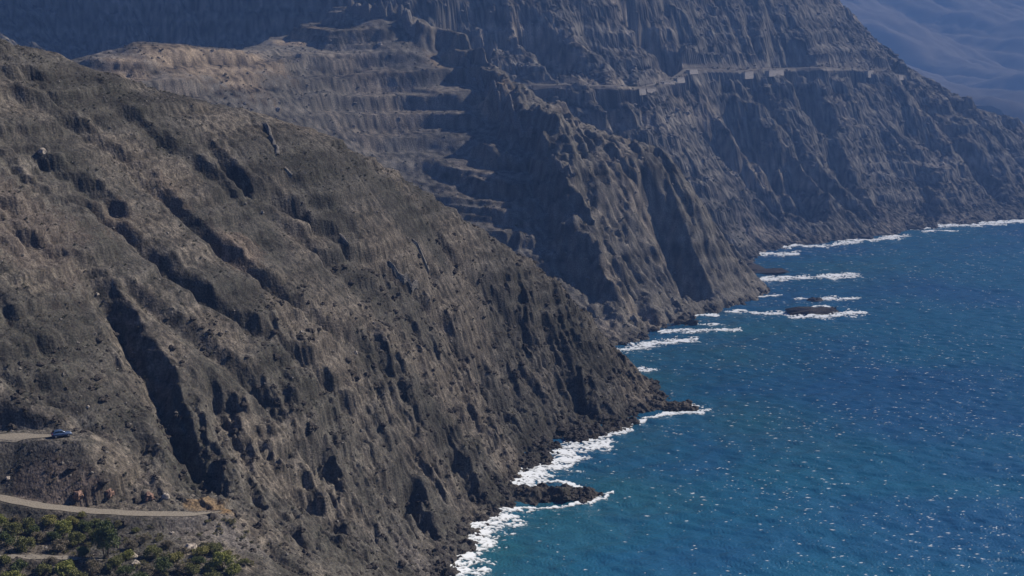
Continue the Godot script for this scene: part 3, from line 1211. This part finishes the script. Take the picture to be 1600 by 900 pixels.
# ---------------------------------------------------------------- the parked car
func loft(sections: Array, around := 20) -> ArrayMesh:
	# sections: [z, half width, bottom, top, squareness]
	var st := SurfaceTool.new()
	st.begin(Mesh.PRIMITIVE_TRIANGLES)
	st.set_smooth_group(1)
	var rings: Array = []
	for s in sections:
		var ring: Array = []
		for k in around:
			var a := TAU * k / around
			var e: float = 2.0 / s[4]
			var x: float = s[1] * signf(cos(a)) * pow(absf(cos(a)), e)
			var y: float = (s[2] + s[3]) * 0.5 + (s[3] - s[2]) * 0.5 * signf(sin(a)) * pow(absf(sin(a)), e)
			ring.append(Vector3(x, y, s[0]))
		rings.append(ring)
	for r in rings.size() - 1:
		for k in around:
			var n := (k + 1) % around
			for v in [rings[r][k], rings[r + 1][k], rings[r][n], rings[r][n], rings[r + 1][k], rings[r + 1][n]]:
				st.add_vertex(v)
	for side in 2:
		var ring: Array = rings[0] if side == 0 else rings[rings.size() - 1]
		var mid := Vector3.ZERO
		for v in ring:
			mid += v / around
		for k in around:
			var n := (k + 1) % around
			st.add_vertex(mid)
			st.add_vertex(ring[k] if side == 0 else ring[n])
			st.add_vertex(ring[n] if side == 0 else ring[k])
	st.generate_normals()
	return st.commit()

func slab(points: Array, thick: Vector3) -> ArrayMesh:   # a thin plate: a polygon and its copy moved by thick
	var st := SurfaceTool.new()
	st.begin(Mesh.PRIMITIVE_TRIANGLES)
	st.set_smooth_group(-1)
	var n := points.size()
	for k in range(1, n - 1):
		for v in [points[0], points[k], points[k + 1]]:
			st.add_vertex(v)
		for v in [points[0], points[k + 1], points[k]]:
			st.add_vertex(v + thick)
	for k in n:
		var a: Vector3 = points[k]
		var b: Vector3 = points[(k + 1) % n]
		for v in [a, a + thick, b, b, a + thick, b + thick]:
			st.add_vertex(v)
	st.generate_normals()
	return st.commit()

func tube_mesh(radius: float, length: float) -> CylinderMesh:
	var c := CylinderMesh.new()
	c.top_radius = radius
	c.bottom_radius = radius
	c.height = length
	c.radial_segments = 24
	c.rings = 1
	return c

func make_car() -> void:
	var car := Node3D.new()
	car.name = "parked_car"
	add_child(car, true)
	tag(car, "small dark blue hatchback parked at the end of the dirt road under the cutting", "car")
	var q := sea_at(0, 0)
	var r := ray(96, 682)
	var y := 47.3
	var d := (EYE - y) / r.y
	q = Vector2(r.x * d, d)
	car.position = Vector3(q.x, hill.at(q.x, q.y) + 0.12, -q.y)
	car.rotation.y = deg_to_rad(-62.0)   # nose to the right and a little away
	var paint := plain(Color(0.03, 0.07, 0.16), 0.25)
	paint.clearcoat_enabled = true
	paint.metallic = 0.3
	paint.metallic_specular = 0.6
	var glass := plain(Color(0.012, 0.014, 0.018), 0.06)
	glass.metallic_specular = 0.7
	var rubber := plain(Color(0.02, 0.02, 0.02), 0.9)
	var metal := plain(Color(0.5, 0.5, 0.52), 0.35)
	metal.metallic = 0.8
	var lamp := plain(Color(0.75, 0.76, 0.78), 0.15)
	var red := plain(Color(0.35, 0.02, 0.02), 0.2)
	# nose towards -z
	put("body", loft([[-2.05, 0.55, 0.35, 0.62, 3.0], [-1.98, 0.74, 0.27, 0.72, 4.0], [-1.6, 0.83, 0.24, 0.82, 5.0], [-0.8, 0.86, 0.22, 0.93, 5.0], [0.4, 0.87, 0.22, 0.97, 5.0], [1.5, 0.85, 0.24, 0.98, 5.0], [1.9, 0.8, 0.3, 0.95, 4.0], [2.0, 0.7, 0.38, 0.85, 3.0]]), paint, car)
	var cabin := put("cabin", loft([[-0.95, 0.6, 0.8, 0.93, 3.0], [-0.55, 0.68, 0.8, 1.2, 4.0], [-0.1, 0.68, 0.8, 1.44, 5.0], [0.6, 0.68, 0.8, 1.49, 5.0], [1.3, 0.66, 0.8, 1.43, 5.0], [1.75, 0.64, 0.8, 1.15, 4.0], [1.9, 0.6, 0.8, 0.97, 3.0]]), paint, car)
	for s in [-1.0, 1.0]:
		var t := Vector3(0.015 * s, 0, 0)
		var x: float = 0.685 * s
		var front := [Vector3(x, 0.98, -0.55), Vector3(x * 0.97, 1.36, -0.02), Vector3(x * 0.97, 1.39, 0.48), Vector3(x, 0.99, 0.48)]
		var rear := [Vector3(x, 0.99, 0.56), Vector3(x * 0.97, 1.39, 0.56), Vector3(x * 0.96, 1.34, 1.2), Vector3(x * 0.97, 1.0, 1.5)]
		put("side_window", slab(front, t), glass, cabin)
		put("side_window", slab(rear, t), glass, cabin)
		var mir := put("mirror", loft([[-0.06, 0.07, 0.9, 1.03, 3.0], [0.05, 0.09, 0.9, 1.04, 3.0]]), paint, car)
		mir.position = Vector3(0.93 * s, 0.02, -0.5)
		for z in [-1.28, 1.28]:
			var w := put("wheel", tube_mesh(0.31, 0.2), rubber, car)
			w.rotation.z = PI / 2
			w.position = Vector3(0.79 * s, 0.31, z)
			var rim := put("rim", tube_mesh(0.19, 0.215), metal, w)
			rim.position = Vector3.ZERO
		var hl := put("headlight", loft([[-0.05, 0.12, -0.07, 0.07, 2.5], [0.1, 0.17, -0.09, 0.09, 2.5]]), lamp, car)
		hl.position = Vector3(0.52 * s, 0.62, -1.99)
		var tl := put("tail_light", loft([[-0.08, 0.08, -0.12, 0.12, 2.5], [0.05, 0.07, -0.11, 0.11, 2.5]]), red, car)
		tl.position = Vector3(0.66 * s, 0.82, 1.96)
	put("windscreen", slab([Vector3(-0.56, 0.96, -0.93), Vector3(-0.55, 1.4, -0.2), Vector3(0.55, 1.4, -0.2), Vector3(0.56, 0.96, -0.93)], Vector3(0, 0.02, -0.02)), glass, cabin)
	put("rear_window", slab([Vector3(0.52, 1.05, 1.86), Vector3(0.52, 1.38, 1.46), Vector3(-0.52, 1.38, 1.46), Vector3(-0.52, 1.05, 1.86)], Vector3(0, 0.02, 0.02)), glass, cabin)
	put("bumper", loft([[-0.1, 0.7, 0.26, 0.44, 3.0], [0.05, 0.78, 0.25, 0.46, 3.0]]), rubber, car).position = Vector3(0, 0, -2.0)
	put("number_plate", slab([Vector3(-0.26, 0.4, 2.02), Vector3(0.26, 0.4, 2.02), Vector3(0.26, 0.52, 2.02), Vector3(-0.26, 0.52, 2.02)], Vector3(0, 0, 0.015)), lamp, car)

# ---------------------------------------------------------------- rock walls and rocks
func make_dikes() -> void:
	var rng := RandomNumberGenerator.new()
	rng.seed = 31
	var list := [
		[hill, [398, 166, 412, 190, 425, 215, 436, 245], 1.0, 1.6, "pale rock rib running down from the hillside crest"],
		[hill, [446, 262, 456, 275, 466, 290], 0.8, 1.1, "broken end of the pale rock rib below the hillside crest"],
		[hill, [533, 362, 545, 380, 556, 396], 0.8, 1.5, "short pale rock rib in mid hillside"],
		[hill, [645, 374, 660, 395, 672, 418, 684, 440], 0.9, 1.7, "pale rock rib beside the steep gully above the crags"],
		[hill, [608, 408, 630, 432, 660, 452], 0.8, 1.4, "slanting pale rock rib at the lip of a short gully"],
		[head, [546, 9, 562, 14, 576, 22, 600, 19, 622, 20, 640, 36, 656, 53], 3.0, 7.5, "jagged rock wall along the top of the headland ridge"],
		[head, [728, 98, 750, 122, 780, 160, 808, 190, 836, 213], 1.6, 4.2, "long thin rock wall running down the headland ridge"],
		[head, [862, 242, 880, 262, 904, 288], 1.2, 2.4, "low rock wall further down the headland spur"]]
	for f in list:
		var l: Land = f[0]
		var pts := PackedVector2Array()
		for k in range(0, f[1].size(), 2):
			var q := hit(l, f[1][k], f[1][k + 1] + 3.0)
			if q.y > 0.0 and (pts.is_empty() or q.distance_to(pts[pts.size() - 1]) < 28.0):
				pts.append(q)
		if pts.size() < 2:
			continue
		var st := SurfaceTool.new()
		st.begin(Mesh.PRIMITIVE_TRIANGLES)
		st.set_smooth_group(-1)
		var rows: Array = []
		var base := pts[0]
		for k in pts.size() - 1:
			var n := maxi(int(pts[k].distance_to(pts[k + 1]) / 1.3), 1)
			for q in n:
				var p := pts[k].lerp(pts[k + 1], float(q) / n)
				var t := (pts[k + 1] - pts[k]).normalized()
				var s := Vector2(-t.y, t.x)
				p += s * rng.randf_range(-0.5, 0.5)
				var w: float = f[2] * rng.randf_range(0.4, 0.75)
				var top: float = f[3] * rng.randf_range(0.15, 1.0)
				var gy := l.at(p.x, p.y)
				var row: Array = []
				for c in [[-1.4, -1.5], [-0.9, top * 0.7], [-0.3, top], [0.4, top * 0.95], [0.9, top * 0.5], [1.4, -1.5]]:
					var e: Vector2 = p + s * w * (c[0] + rng.randf_range(-0.15, 0.15))
					row.append(Vector3(e.x - base.x, gy + c[1], -(e.y - base.y)))
				rows.append(row)
		for k in rows.size() - 1:
			for q in 5:
				for v in [rows[k][q], rows[k][q + 1], rows[k + 1][q], rows[k + 1][q], rows[k][q + 1], rows[k + 1][q + 1]]:
					st.add_vertex(v)
		st.generate_normals()
		var o := put("rock_rib", st.commit(), dike_mat())
		o.position = Vector3(base.x, 0, -base.y)
		tag(o, f[4], "rock rib", "rock ribs standing out of the slopes")

var dike_m: StandardMaterial3D
func dike_mat() -> StandardMaterial3D:
	if dike_m == null:
		dike_m = rock_material().duplicate()
		dike_m.vertex_color_use_as_albedo = false
		dike_m.albedo_color = Color(0.25, 0.235, 0.215).linear_to_srgb()
	return dike_m

func make_walls() -> void:
	var stone := rock_material().duplicate()
	stone.vertex_color_use_as_albedo = false
	stone.albedo_color = Color(0.58, 0.53, 0.47).linear_to_srgb()
	# [px, py of the middle, length m, height m, label]
	for f in [[962, 134, 9.0, 2.6, "long low pale wall at the near end of the coast road"], [1000, 139, 4.0, 4.0, "narrow pale wall beside a dark gap under the coast road"], [1014, 139, 5.5, 5.5, "tall square pale wall holding up the coast road"], [1041, 128, 6.0, 3.4, "brightest pale wall where the coast road climbs a rib"],
			[1060, 122, 5.0, 3.0, "small tan wall next to the brightest wall on the coast road"], [1080, 109, 5.5, 2.4, "faint grey wall above the bend of the coast road"], [1167, 113, 6.5, 5.0, "square pale wall standing alone on the shaded mountain flank"], [1209, 110, 11.0, 4.2, "long pale wall with a dark end above a deep gully"], [1357, 111, 5.0, 5.5, "slanting pale wall near the mountain's outer edge"], [1404, 119, 4.0, 2.4, "last small wall of the coast road at the mountain's edge"]]:
		var q := hit(mount, f[0], f[1])
		if q.y < 0.0:
			continue
		var o := Node3D.new()
		o.name = "retaining_wall"
		add_child(o, true)
		tag(o, f[4], "wall", "walls along the coast road")
		o.position = Vector3(q.x, mount.at(q.x, q.y) - f[3] * 0.5, -q.y)
		o.rotation.y = deg_to_rad(48.0)
		var w: float = f[2] * 0.75
		var h: float = f[3] * 0.55
		var face := [Vector3(-w, -1.2, 2.2), Vector3(-w * 0.9, h, 1.5), Vector3(w, h * 0.95, 1.5), Vector3(w, -1.2, 2.2)]
		put("wall_face", slab(face, Vector3(0, 0, -2.5)), stone, o)
		put("coping", slab([Vector3(-w * 0.92, h * 0.96 + 0.02, 1.62), Vector3(-w * 0.92, h * 0.96 + 0.3, 1.62), Vector3(w * 1.01, h * 0.96 + 0.3, 1.62), Vector3(w * 1.01, h * 0.96 + 0.02, 1.62)], Vector3(0, 0, -0.6)), stone, o)

func rock_mesh(seed_: int, flat := 0.7, rough := 0.45) -> ArrayMesh:
	var n := noise(seed_, 0.9, 3)
	var st := SurfaceTool.new()
	st.begin(Mesh.PRIMITIVE_TRIANGLES)
	st.set_smooth_group(-1)
	var across := 11
	var up := 7
	var g: Array = []
	for j in up + 1:
		var row: Array = []
		for i in across:
			var a := TAU * i / across
			var e := PI * j / up - PI / 2
			var v := Vector3(cos(a) * cos(e), sin(e), sin(a) * cos(e))
			v *= 1.0 + rough * n.get_noise_3dv(v) * 1.6
			v = Vector3(snappedf(v.x, 0.22) * 0.5 + v.x * 0.5, v.y * flat, snappedf(v.z, 0.22) * 0.5 + v.z * 0.5)
			row.append(v)
		g.append(row)
	for j in up:
		for i in across:
			var k := (i + 1) % across
			for v in [g[j][i], g[j][k], g[j + 1][i], g[j + 1][i], g[j][k], g[j + 1][k]]:
				st.add_vertex(v)
	st.generate_normals()
	return st.commit()

func make_sea_rocks() -> void:
	var dark := rock_material().duplicate()
	dark.vertex_color_use_as_albedo = false
	dark.albedo_color = Color(0.085, 0.075, 0.068).linear_to_srgb()
	dark.roughness = 0.7
	var k := 0
	for f in [[1268, 489, 11.0, 1.4, 4.5, "long flat dark rock awash in surf off the headland"], [1302, 487, 2.5, 1.0, 2.0, "small dark rock at the outer end of the long flat sea rock"], [1070, 509, 4.5, 1.5, 3.0, "cluster-like dark sea rock close under the headland cliff"], [1050, 503, 3.0, 1.3, 2.5, "low dark rock between the headland foot and the cluster rock"], [1185, 424, 13.0, 1.6, 6.0, "broad dark rock shelf in the cove beyond the headland"], [1155, 421, 7.0, 2.6, 6.0, "hump of dark rock at the landward end of the rock shelf"],
			[1275, 470, 3.0, 0.7, 2.0, "half-sunk dark rock in a line of breakers"], [970, 573, 1.6, 0.9, 1.5, "dark rock in the foam of the small cove behind the hillside tip"], [1352, 373, 4.5, 1.4, 3.0, "dark rock in surf at the foot of the mountain"], [1430, 358, 7.0, 1.6, 4.0, "flat dark rock where the mountain shore steps outward"], [922, 771, 2.6, 0.9, 1.6, "flat dark rock off the end of the near reef"], [735, 800, 2.4, 1.0, 2.0, "dark wet boulder at the edge of the near surf"], [712, 858, 3.0, 0.8, 1.4, "low dark rock between the beach and the near surf"]]:
		var q := sea_at(f[0], f[1])
		var o := put("sea_rock", rock_mesh(400 + k, 1.0, 0.85), dark)
		o.position = Vector3(q.x, -0.1, -q.y)
		o.scale = Vector3(f[2], f[3] * 1.7, f[4])
		tag(o, f[5], "rock", "rocks standing in the sea")
		k += 1

func make_boulders() -> void:
	var pale := dike_mat().duplicate()
	pale.albedo_color = Color(0.5, 0.45, 0.39).linear_to_srgb()
	var red := dike_mat().duplicate()
	red.albedo_color = Color(0.30, 0.20, 0.16).linear_to_srgb()
	var ms: Array = []
	for k in 4:
		ms.append(rock_mesh(500 + k, 0.8, 0.5))
	var list := [
		[hill, 66, 238, 1.1, pale, "large whitish boulder high on the left of the hillside"], [hill, 297, 859, 1.2, pale, "cream-white block beside the bushes below the ochre earth"], [hill, 207, 872, 1.0, pale, "pale pinkish boulder among the bushes near the tan footpath"], [hill, 211, 884, 0.8, pale, "pale boulder below the pinkish one among the bushes"],
		[hill, 259, 777, 0.8, pale, "light grey boulder at the roadside near the ochre earth"], [hill, 122, 776, 1.1, red, "pinkish boulder at the foot of the red rock bank"], [hill, 172, 772, 1.0, red, "reddish boulder with a dark hollow at the roadside"], [hill, 233, 778, 1.0, red, "squarish brown boulder standing by the road bend"],
		[head, 593, 70, 1.3, pale, "pale boulder on the shaded headland shoulder"], [head, 434, 172, 1.2, pale, "pale boulder in the headland's shaded hollow"]]
	for p in [[138, 636], [152, 460], [472, 519], [585, 505], [556, 551], [410, 332], [12, 748], [268, 834]]:
		list.append([hill, p[0], p[1], 0.38 + 0.2 * fposmod(p[0] * 0.37, 1.0), pale, "small pale stone lying alone on the bare hillside"])
	var k := 0
	for f in list:
		var q := hit(f[0], f[1], f[2])
		if q.y > 0.0:
			var o := put("boulder", ms[k % 4], f[4])
			var r: float = f[3]
			o.position = Vector3(q.x, f[0].at(q.x, q.y) + r * 0.2, -q.y)
			o.scale = Vector3(r, r, r)
			o.rotation.y = k * 1.7
			tag(o, f[5], "boulder", "loose boulders on the slopes")
		k += 1

# ---------------------------------------------------------------- bushes
func crown_mesh(seed_: int, clumps: int, leaves: int, leaf: float) -> ArrayMesh:
	var rng := RandomNumberGenerator.new()
	rng.seed = seed_
	var st := SurfaceTool.new()
	st.begin(Mesh.PRIMITIVE_TRIANGLES)
	st.set_smooth_group(-1)
	for c in clumps:
		var a := rng.randf() * TAU
		var e := rng.randf_range(-0.15, 1.3)
		var r := rng.randf_range(0.35, 0.75)
		var mid := Vector3(cos(a) * cos(e) * r, 0.5 + sin(e) * r * 0.75, sin(a) * cos(e) * r)
		var size := rng.randf_range(0.22, 0.42)
		var shade := rng.randf_range(0.75, 1.2)
		for k in leaves:
			var v := Vector3(rng.randfn(), rng.randfn(), rng.randfn()).normalized() * size * pow(rng.randf(), 0.4)
			var p := mid + v * Vector3(1, 0.8, 1)
			var u := Vector3(rng.randfn(), rng.randfn(), rng.randfn()).normalized()
			var w := u.cross(Vector3(rng.randfn(), rng.randfn(), rng.randfn())).normalized()
			var s := leaf * rng.randf_range(0.6, 1.2)
			st.set_color(Color(1, 1, 1) * shade * rng.randf_range(0.8, 1.2))
			for q in [p + u * s, p + w * s * 0.55, p - u * s, p - u * s, p - w * s * 0.55, p + u * s]:
				st.add_vertex(q)
	st.generate_normals()
	return st.commit()

func stem_mesh(seed_: int) -> ArrayMesh:
	var rng := RandomNumberGenerator.new()
	rng.seed = seed_
	var st := SurfaceTool.new()
	st.begin(Mesh.PRIMITIVE_TRIANGLES)
	for b in 6:
		var a := TAU * b / 6.0 + rng.randf()
		var p := Vector3(cos(a) * 0.05, -0.25, sin(a) * 0.05)
		var r := 0.045
		for s in 4:
			var q := p + Vector3(cos(a) * 0.12 * (s + 0.5) * 0.6 + rng.randf_range(-0.05, 0.05), 0.27, sin(a) * 0.12 * (s + 0.5) * 0.6 + rng.randf_range(-0.05, 0.05))
			var r2 := r * 0.72
			for k in 5:
				var c0 := TAU * k / 5.0
				var c1 := TAU * (k + 1) / 5.0
				var d0 := Vector3(cos(c0), 0, sin(c0))
				var d1 := Vector3(cos(c1), 0, sin(c1))
				for v in [p + d0 * r, q + d0 * r2, p + d1 * r, p + d1 * r, q + d0 * r2, q + d1 * r2]:
					st.add_vertex(v)
			p = q
			r = r2
	st.generate_normals()
	return st.commit()

func leaf_mat(c: Color) -> StandardMaterial3D:
	var m := plain(c, 0.7)
	m.vertex_color_use_as_albedo = true
	m.backlight_enabled = true
	m.backlight = Color(0.5, 0.55, 0.3)
	m.cull_mode = BaseMaterial3D.CULL_DISABLED
	return m

func make_bushes() -> void:
	var crowns: Array = []
	for k in 5:
		crowns.append(crown_mesh(600 + k, 20, 130, 0.065))
	var stem := stem_mesh(620)
	var bark := plain(Color(0.1, 0.08, 0.06))
	var tones := [leaf_mat(Color(0.15, 0.15, 0.06)), leaf_mat(Color(0.22, 0.225, 0.07)), leaf_mat(Color(0.09, 0.11, 0.045)), leaf_mat(Color(0.19, 0.16, 0.12)), leaf_mat(Color(0.23, 0.21, 0.075))]
	var labels := ["olive green bush in the thicket below the lower dirt road", "bright green bush in the thicket below the lower dirt road", "dark green bush in the thicket below the lower dirt road", "dry grey-brown bush in the thicket below the lower dirt road", "yellowish bush in the thicket below the lower dirt road"]
	var list := [[166, 872, 2.6, 2.1, 2, "tallest dark green bush, between the lower dirt road and the footpath"], [104, 905, 2.5, 1.1, 1, "broad bright green rounded bush just below the tan footpath"], [345, 892, 2.4, 1.2, 1, "bright yellow-green bush at the seaward end of the thicket"],
		[20, 838, 1.9, 1.2, 0], [45, 826, 1.6, 1.1, 0], [76, 822, 1.7, 1.0, 4], [100, 836, 2.0, 1.2, 1], [112, 820, 1.4, 1.0, 4], [133, 832, 1.7, 1.1, 2], [120, 854, 1.9, 1.2, 0], [93, 862, 1.8, 1.0, 3], [40, 862, 2.1, 1.1, 0], [10, 853, 1.8, 1.2, 2], [0, 825, 1.7, 1.2, 1], [60, 847, 1.6, 1.0, 3], [30, 894, 1.8, 1.0, 2], [70, 897, 1.6, 1.0, 0], [146, 896, 1.7, 1.2, 3], [180, 890, 2.0, 1.0, 0], [205, 858, 1.4, 1.0, 3], [225, 848, 1.5, 0.9, 3], [240, 872, 1.9, 1.0, 0], [255, 893, 2.1, 1.0, 2], [272, 880, 1.8, 0.9, 4], [300, 898, 1.8, 0.9, 0], [315, 870, 1.8, 0.9, 4], [336, 866, 1.9, 0.9, 0], [366, 897, 1.7, 0.9, 1], [380, 883, 1.2, 0.9, 0], [230, 901, 1.8, 1.0, 3], [196, 901, 1.7, 1.0, 2], [328, 893, 1.5, 0.9, 0], [286, 866, 1.2, 0.9, 3], [150, 820, 1.2, 0.9, 0], [128, 808, 1.0, 0.9, 4], [262, 856, 1.4, 0.9, 3], [212, 832, 1.0, 0.8, 0], [80, 880, 1.2, 0.8, 3], [8, 882, 1.5, 1.0, 0], [52, 836, 1.5, 1.0, 2], [86, 846, 1.6, 1.0, 2], [150, 845, 1.6, 1.2, 0], [25, 818, 1.2, 1.0, 3], [130, 870, 1.6, 1.0, 2], [200, 874, 1.4, 1.0, 1], [282, 894, 1.5, 0.9, 3], [310, 882, 1.4, 0.9, 2], [355, 872, 1.3, 0.9, 4], [-30, 850, 2.2, 1.2, 0], [-40, 890, 2.4, 1.2, 2], [120, 915, 2.0, 1.1, 0], [220, 920, 2.2, 1.1, 2], [330, 915, 2.0, 1.0, 0], [20, 915, 2.0, 1.1, 1]]
	var plain_bushes: Array = []
	var k := 0
	for f in list:
		var q := hit(hill, f[0], f[1])
		if q.y < 0.0:
			continue
		var o := Node3D.new()
		o.name = "bush"
		add_child(o, true)
		o.position = Vector3(q.x, hill.at(q.x, q.y) - 0.1, -q.y)
		o.rotation.y = k * 2.4
		o.scale = Vector3(f[2], f[2] * f[3], f[2]) * 1.15
		put("crown", crowns[k % 5], tones[f[4]], o)
		put("stem", stem, bark, o)
		tag(o, f[5] if f.size() > 5 else labels[f[4]], "bush", "bushes below the lower dirt road")
		if f.size() <= 5:
			plain_bushes.append([o, f[4]])
		k += 1
	# single out each bush by its colour and how near it stands to something one can find
	var marks := {}
	for c in get_children():
		var was: String = c.get_meta("label", "")
		if was.begins_with("cream-white block"):
			marks["the cream-white block"] = c
		elif was.begins_with("tallest dark"):
			marks["the tallest dark bush"] = c
		elif was.begins_with("broad bright"):
			marks["the broad bright green bush"] = c
		elif was.begins_with("bright yellow-green"):
			marks["the seaward yellow-green bush"] = c
		elif was.begins_with("pale pinkish"):
			marks["the pale pinkish boulder"] = c
	var ranks := ["nearest", "second nearest", "third nearest", "fourth nearest", "fifth nearest", "sixth nearest", "seventh nearest", "eighth nearest", "ninth nearest", "tenth nearest", "eleventh nearest", "twelfth nearest", "thirteenth nearest", "fourteenth nearest", "fifteenth nearest"]
	var kinds := ["olive green bush", "bright green bush", "dark green bush", "dry grey-brown bush", "yellowish bush"]
	for tone in 5:
		var of_tone: Array = []
		for b in plain_bushes:
			if b[1] == tone:
				of_tone.append(b[0])
		for b in of_tone:
			var best := 99
			var text := ""
			for mark in marks:
				var mine: float = b.position.distance_to(marks[mark].position)
				var rank := 0
				for other in of_tone:
					if other.position.distance_to(marks[mark].position) < mine:
						rank += 1
				if rank < best:
					best = rank
					text = "%s %s of its colour to %s" % [kinds[tone], ranks[mini(rank, 14)], mark]
			b.set_meta("label", text)

# ---------------------------------------------------------------- scrub, stones and shore rubble
func scatter(called: String, l: Land, mesh: Mesh, m: Material, count: int, low: float, high: float, small: float, large: float, seed_: int, sink: float, where: FastNoiseLite, thresh: float, label: String) -> void:
	var rng := RandomNumberGenerator.new()
	rng.seed = seed_
	var ts: Array = []
	var tries := 0
	while ts.size() < count and tries < count * 30:
		tries += 1
		var x := rng.randf_range(l.x0, l.x0 + (l.nx - 1) * l.cell)
		var d := rng.randf_range(l.d0, l.d0 + (l.nd - 1) * l.cell)
		var y := l.at(x, d)
		if y < low or y > high or where.get_noise_2d(x, d) < thresh:
			continue
		var pp := pixel_of(x, y, d)
		if pp.x < -120.0 or pp.x > 1720.0 or pp.y < -60.0 or pp.y > 960.0:
			continue
		if l == hill and d < 325.0 and (path_gap(road_line, Vector2(x, d)) < 2.0 or path_gap(car_line, Vector2(x, d)) < 3.2):
			continue
		var r := lerpf(small, large, pow(rng.randf(), 2.5))
		ts.append(Transform3D(Basis(Vector3.UP, rng.randf() * TAU).scaled_local(Vector3(r, r * rng.randf_range(0.6, 1.1), r)), Vector3(x, y - sink * r, -d)))
	var mm := MultiMesh.new()
	mm.transform_format = MultiMesh.TRANSFORM_3D
	mm.mesh = mesh
	mm.instance_count = ts.size()
	for k in ts.size():
		mm.set_instance_transform(k, ts[k])
	var o := MultiMeshInstance3D.new()
	o.name = called
	o.multimesh = mm
	o.material_override = m
	add_child(o, true)
	stuff(o, label, called.replace("_", " "))

func make_scatter() -> void:
	var where := noise(701, 0.03, 4)
	var scrub := crown_mesh(702, 7, 16, 0.2)
	var rock := rock_mesh(703, 0.7, 0.5)
	var dark := dike_mat().duplicate()
	dark.albedo_color = Color(0.075, 0.068, 0.062).linear_to_srgb()
	scatter("scrub", hill, scrub, leaf_mat(Color(0.06, 0.062, 0.042)), 4500, 3.0, 140.0, 0.2, 0.6, 1, 0.1, where, -0.05, "low dark scrub dotted over the near hillside")
	scatter("dry_scrub", hill, scrub, leaf_mat(Color(0.14, 0.12, 0.085)), 3000, 3.0, 140.0, 0.2, 0.6, 2, 0.1, where, -0.3, "low straw-grey scrub dotted over the near hillside")
	scatter("stones", hill, rock, dike_mat(), 3000, 1.0, 140.0, 0.1, 0.45, 3, 0.1, where, -0.5, "loose grey stones on the near hillside")
	scatter("dark_stones", hill, rock, dark, 4000, 1.0, 60.0, 0.2, 1.1, 4, 0.2, where, -0.3, "dark fallen rocks on the lower crags")
	scatter("headland_scrub", head, scrub, leaf_mat(Color(0.05, 0.052, 0.036)), 3500, 3.0, 150.0, 0.4, 1.0, 5, 0.1, where, -0.1, "low scrub dotted over the headland")
	scatter("headland_stones", head, rock, dike_mat(), 2500, 1.0, 150.0, 0.3, 1.0, 6, 0.1, where, -0.4, "loose grey stones on the headland")
	scatter("mountain_stones", mount, rock, dike_mat(), 2500, 2.0, 150.0, 0.5, 1.6, 10, 0.1, where, -0.4, "loose pale rocks on the mountain flank")
	var low := noise(704, 0.05, 2)
	var under := RandomNumberGenerator.new()
	under.seed = 19
	var ts: Array = []
	while ts.size() < 330:
		var q := hit(hill, under.randf_range(-60.0, 395.0), under.randf_range(812.0, 930.0))
		var r := under.randf_range(0.35, 0.95)
		if q.y > 0.0 and q.y < 300.0 and path_gap(road_line, q) > 3.0 and path_gap(track_line, q) > 1.6 and low.get_noise_2d(q.x, q.y) > -0.25 - under.randf() * 0.2:
			ts.append(Transform3D(Basis(Vector3.UP, under.randf() * TAU).scaled_local(Vector3(r, r * under.randf_range(0.6, 1.0), r)), Vector3(q.x, hill.at(q.x, q.y) - 0.1, -q.y)))
		else:
			ts.append(Transform3D(Basis().scaled_local(Vector3(0.2, 0.2, 0.2)), Vector3(q.x, hill.at(q.x, q.y) - 0.1, -q.y)))
	var mm := MultiMesh.new()
	mm.transform_format = MultiMesh.TRANSFORM_3D
	mm.mesh = crown_mesh(705, 9, 60, 0.1)
	mm.instance_count = ts.size()
	for k in ts.size():
		mm.set_instance_transform(k, ts[k])
	var mi := MultiMeshInstance3D.new()
	mi.name = "undergrowth"
	mi.multimesh = mm
	mi.material_override = leaf_mat(Color(0.16, 0.145, 0.075))
	add_child(mi, true)
	stuff(mi, "low olive undergrowth filling the ground between the bushes", "undergrowth")
	scatter("mountain_scrub", mount, scrub, leaf_mat(Color(0.06, 0.062, 0.042)), 5000, 3.0, 150.0, 0.5, 1.5, 11, 0.1, where, -0.1, "low dark scrub dotted over the mountain flank")
	var wet := dark.duplicate()
	wet.roughness = 0.6
	scatter("shore_rubble", hill, rock, wet, 1600, -1.2, 1.6, 0.4, 1.9, 7, 0.1, where, -1.0, "dark wet rubble along the waterline of the hillside")
	scatter("headland_rubble", head, rock, wet, 900, -1.5, 1.8, 0.6, 2.2, 8, 0.1, where, -1.0, "dark wet rubble along the waterline of the headland")
	scatter("mountain_rubble", mount, rock, wet, 900, -2.0, 2.5, 0.8, 3.0, 9, 0.1, where, -1.0, "dark wet rubble along the waterline of the mountain")
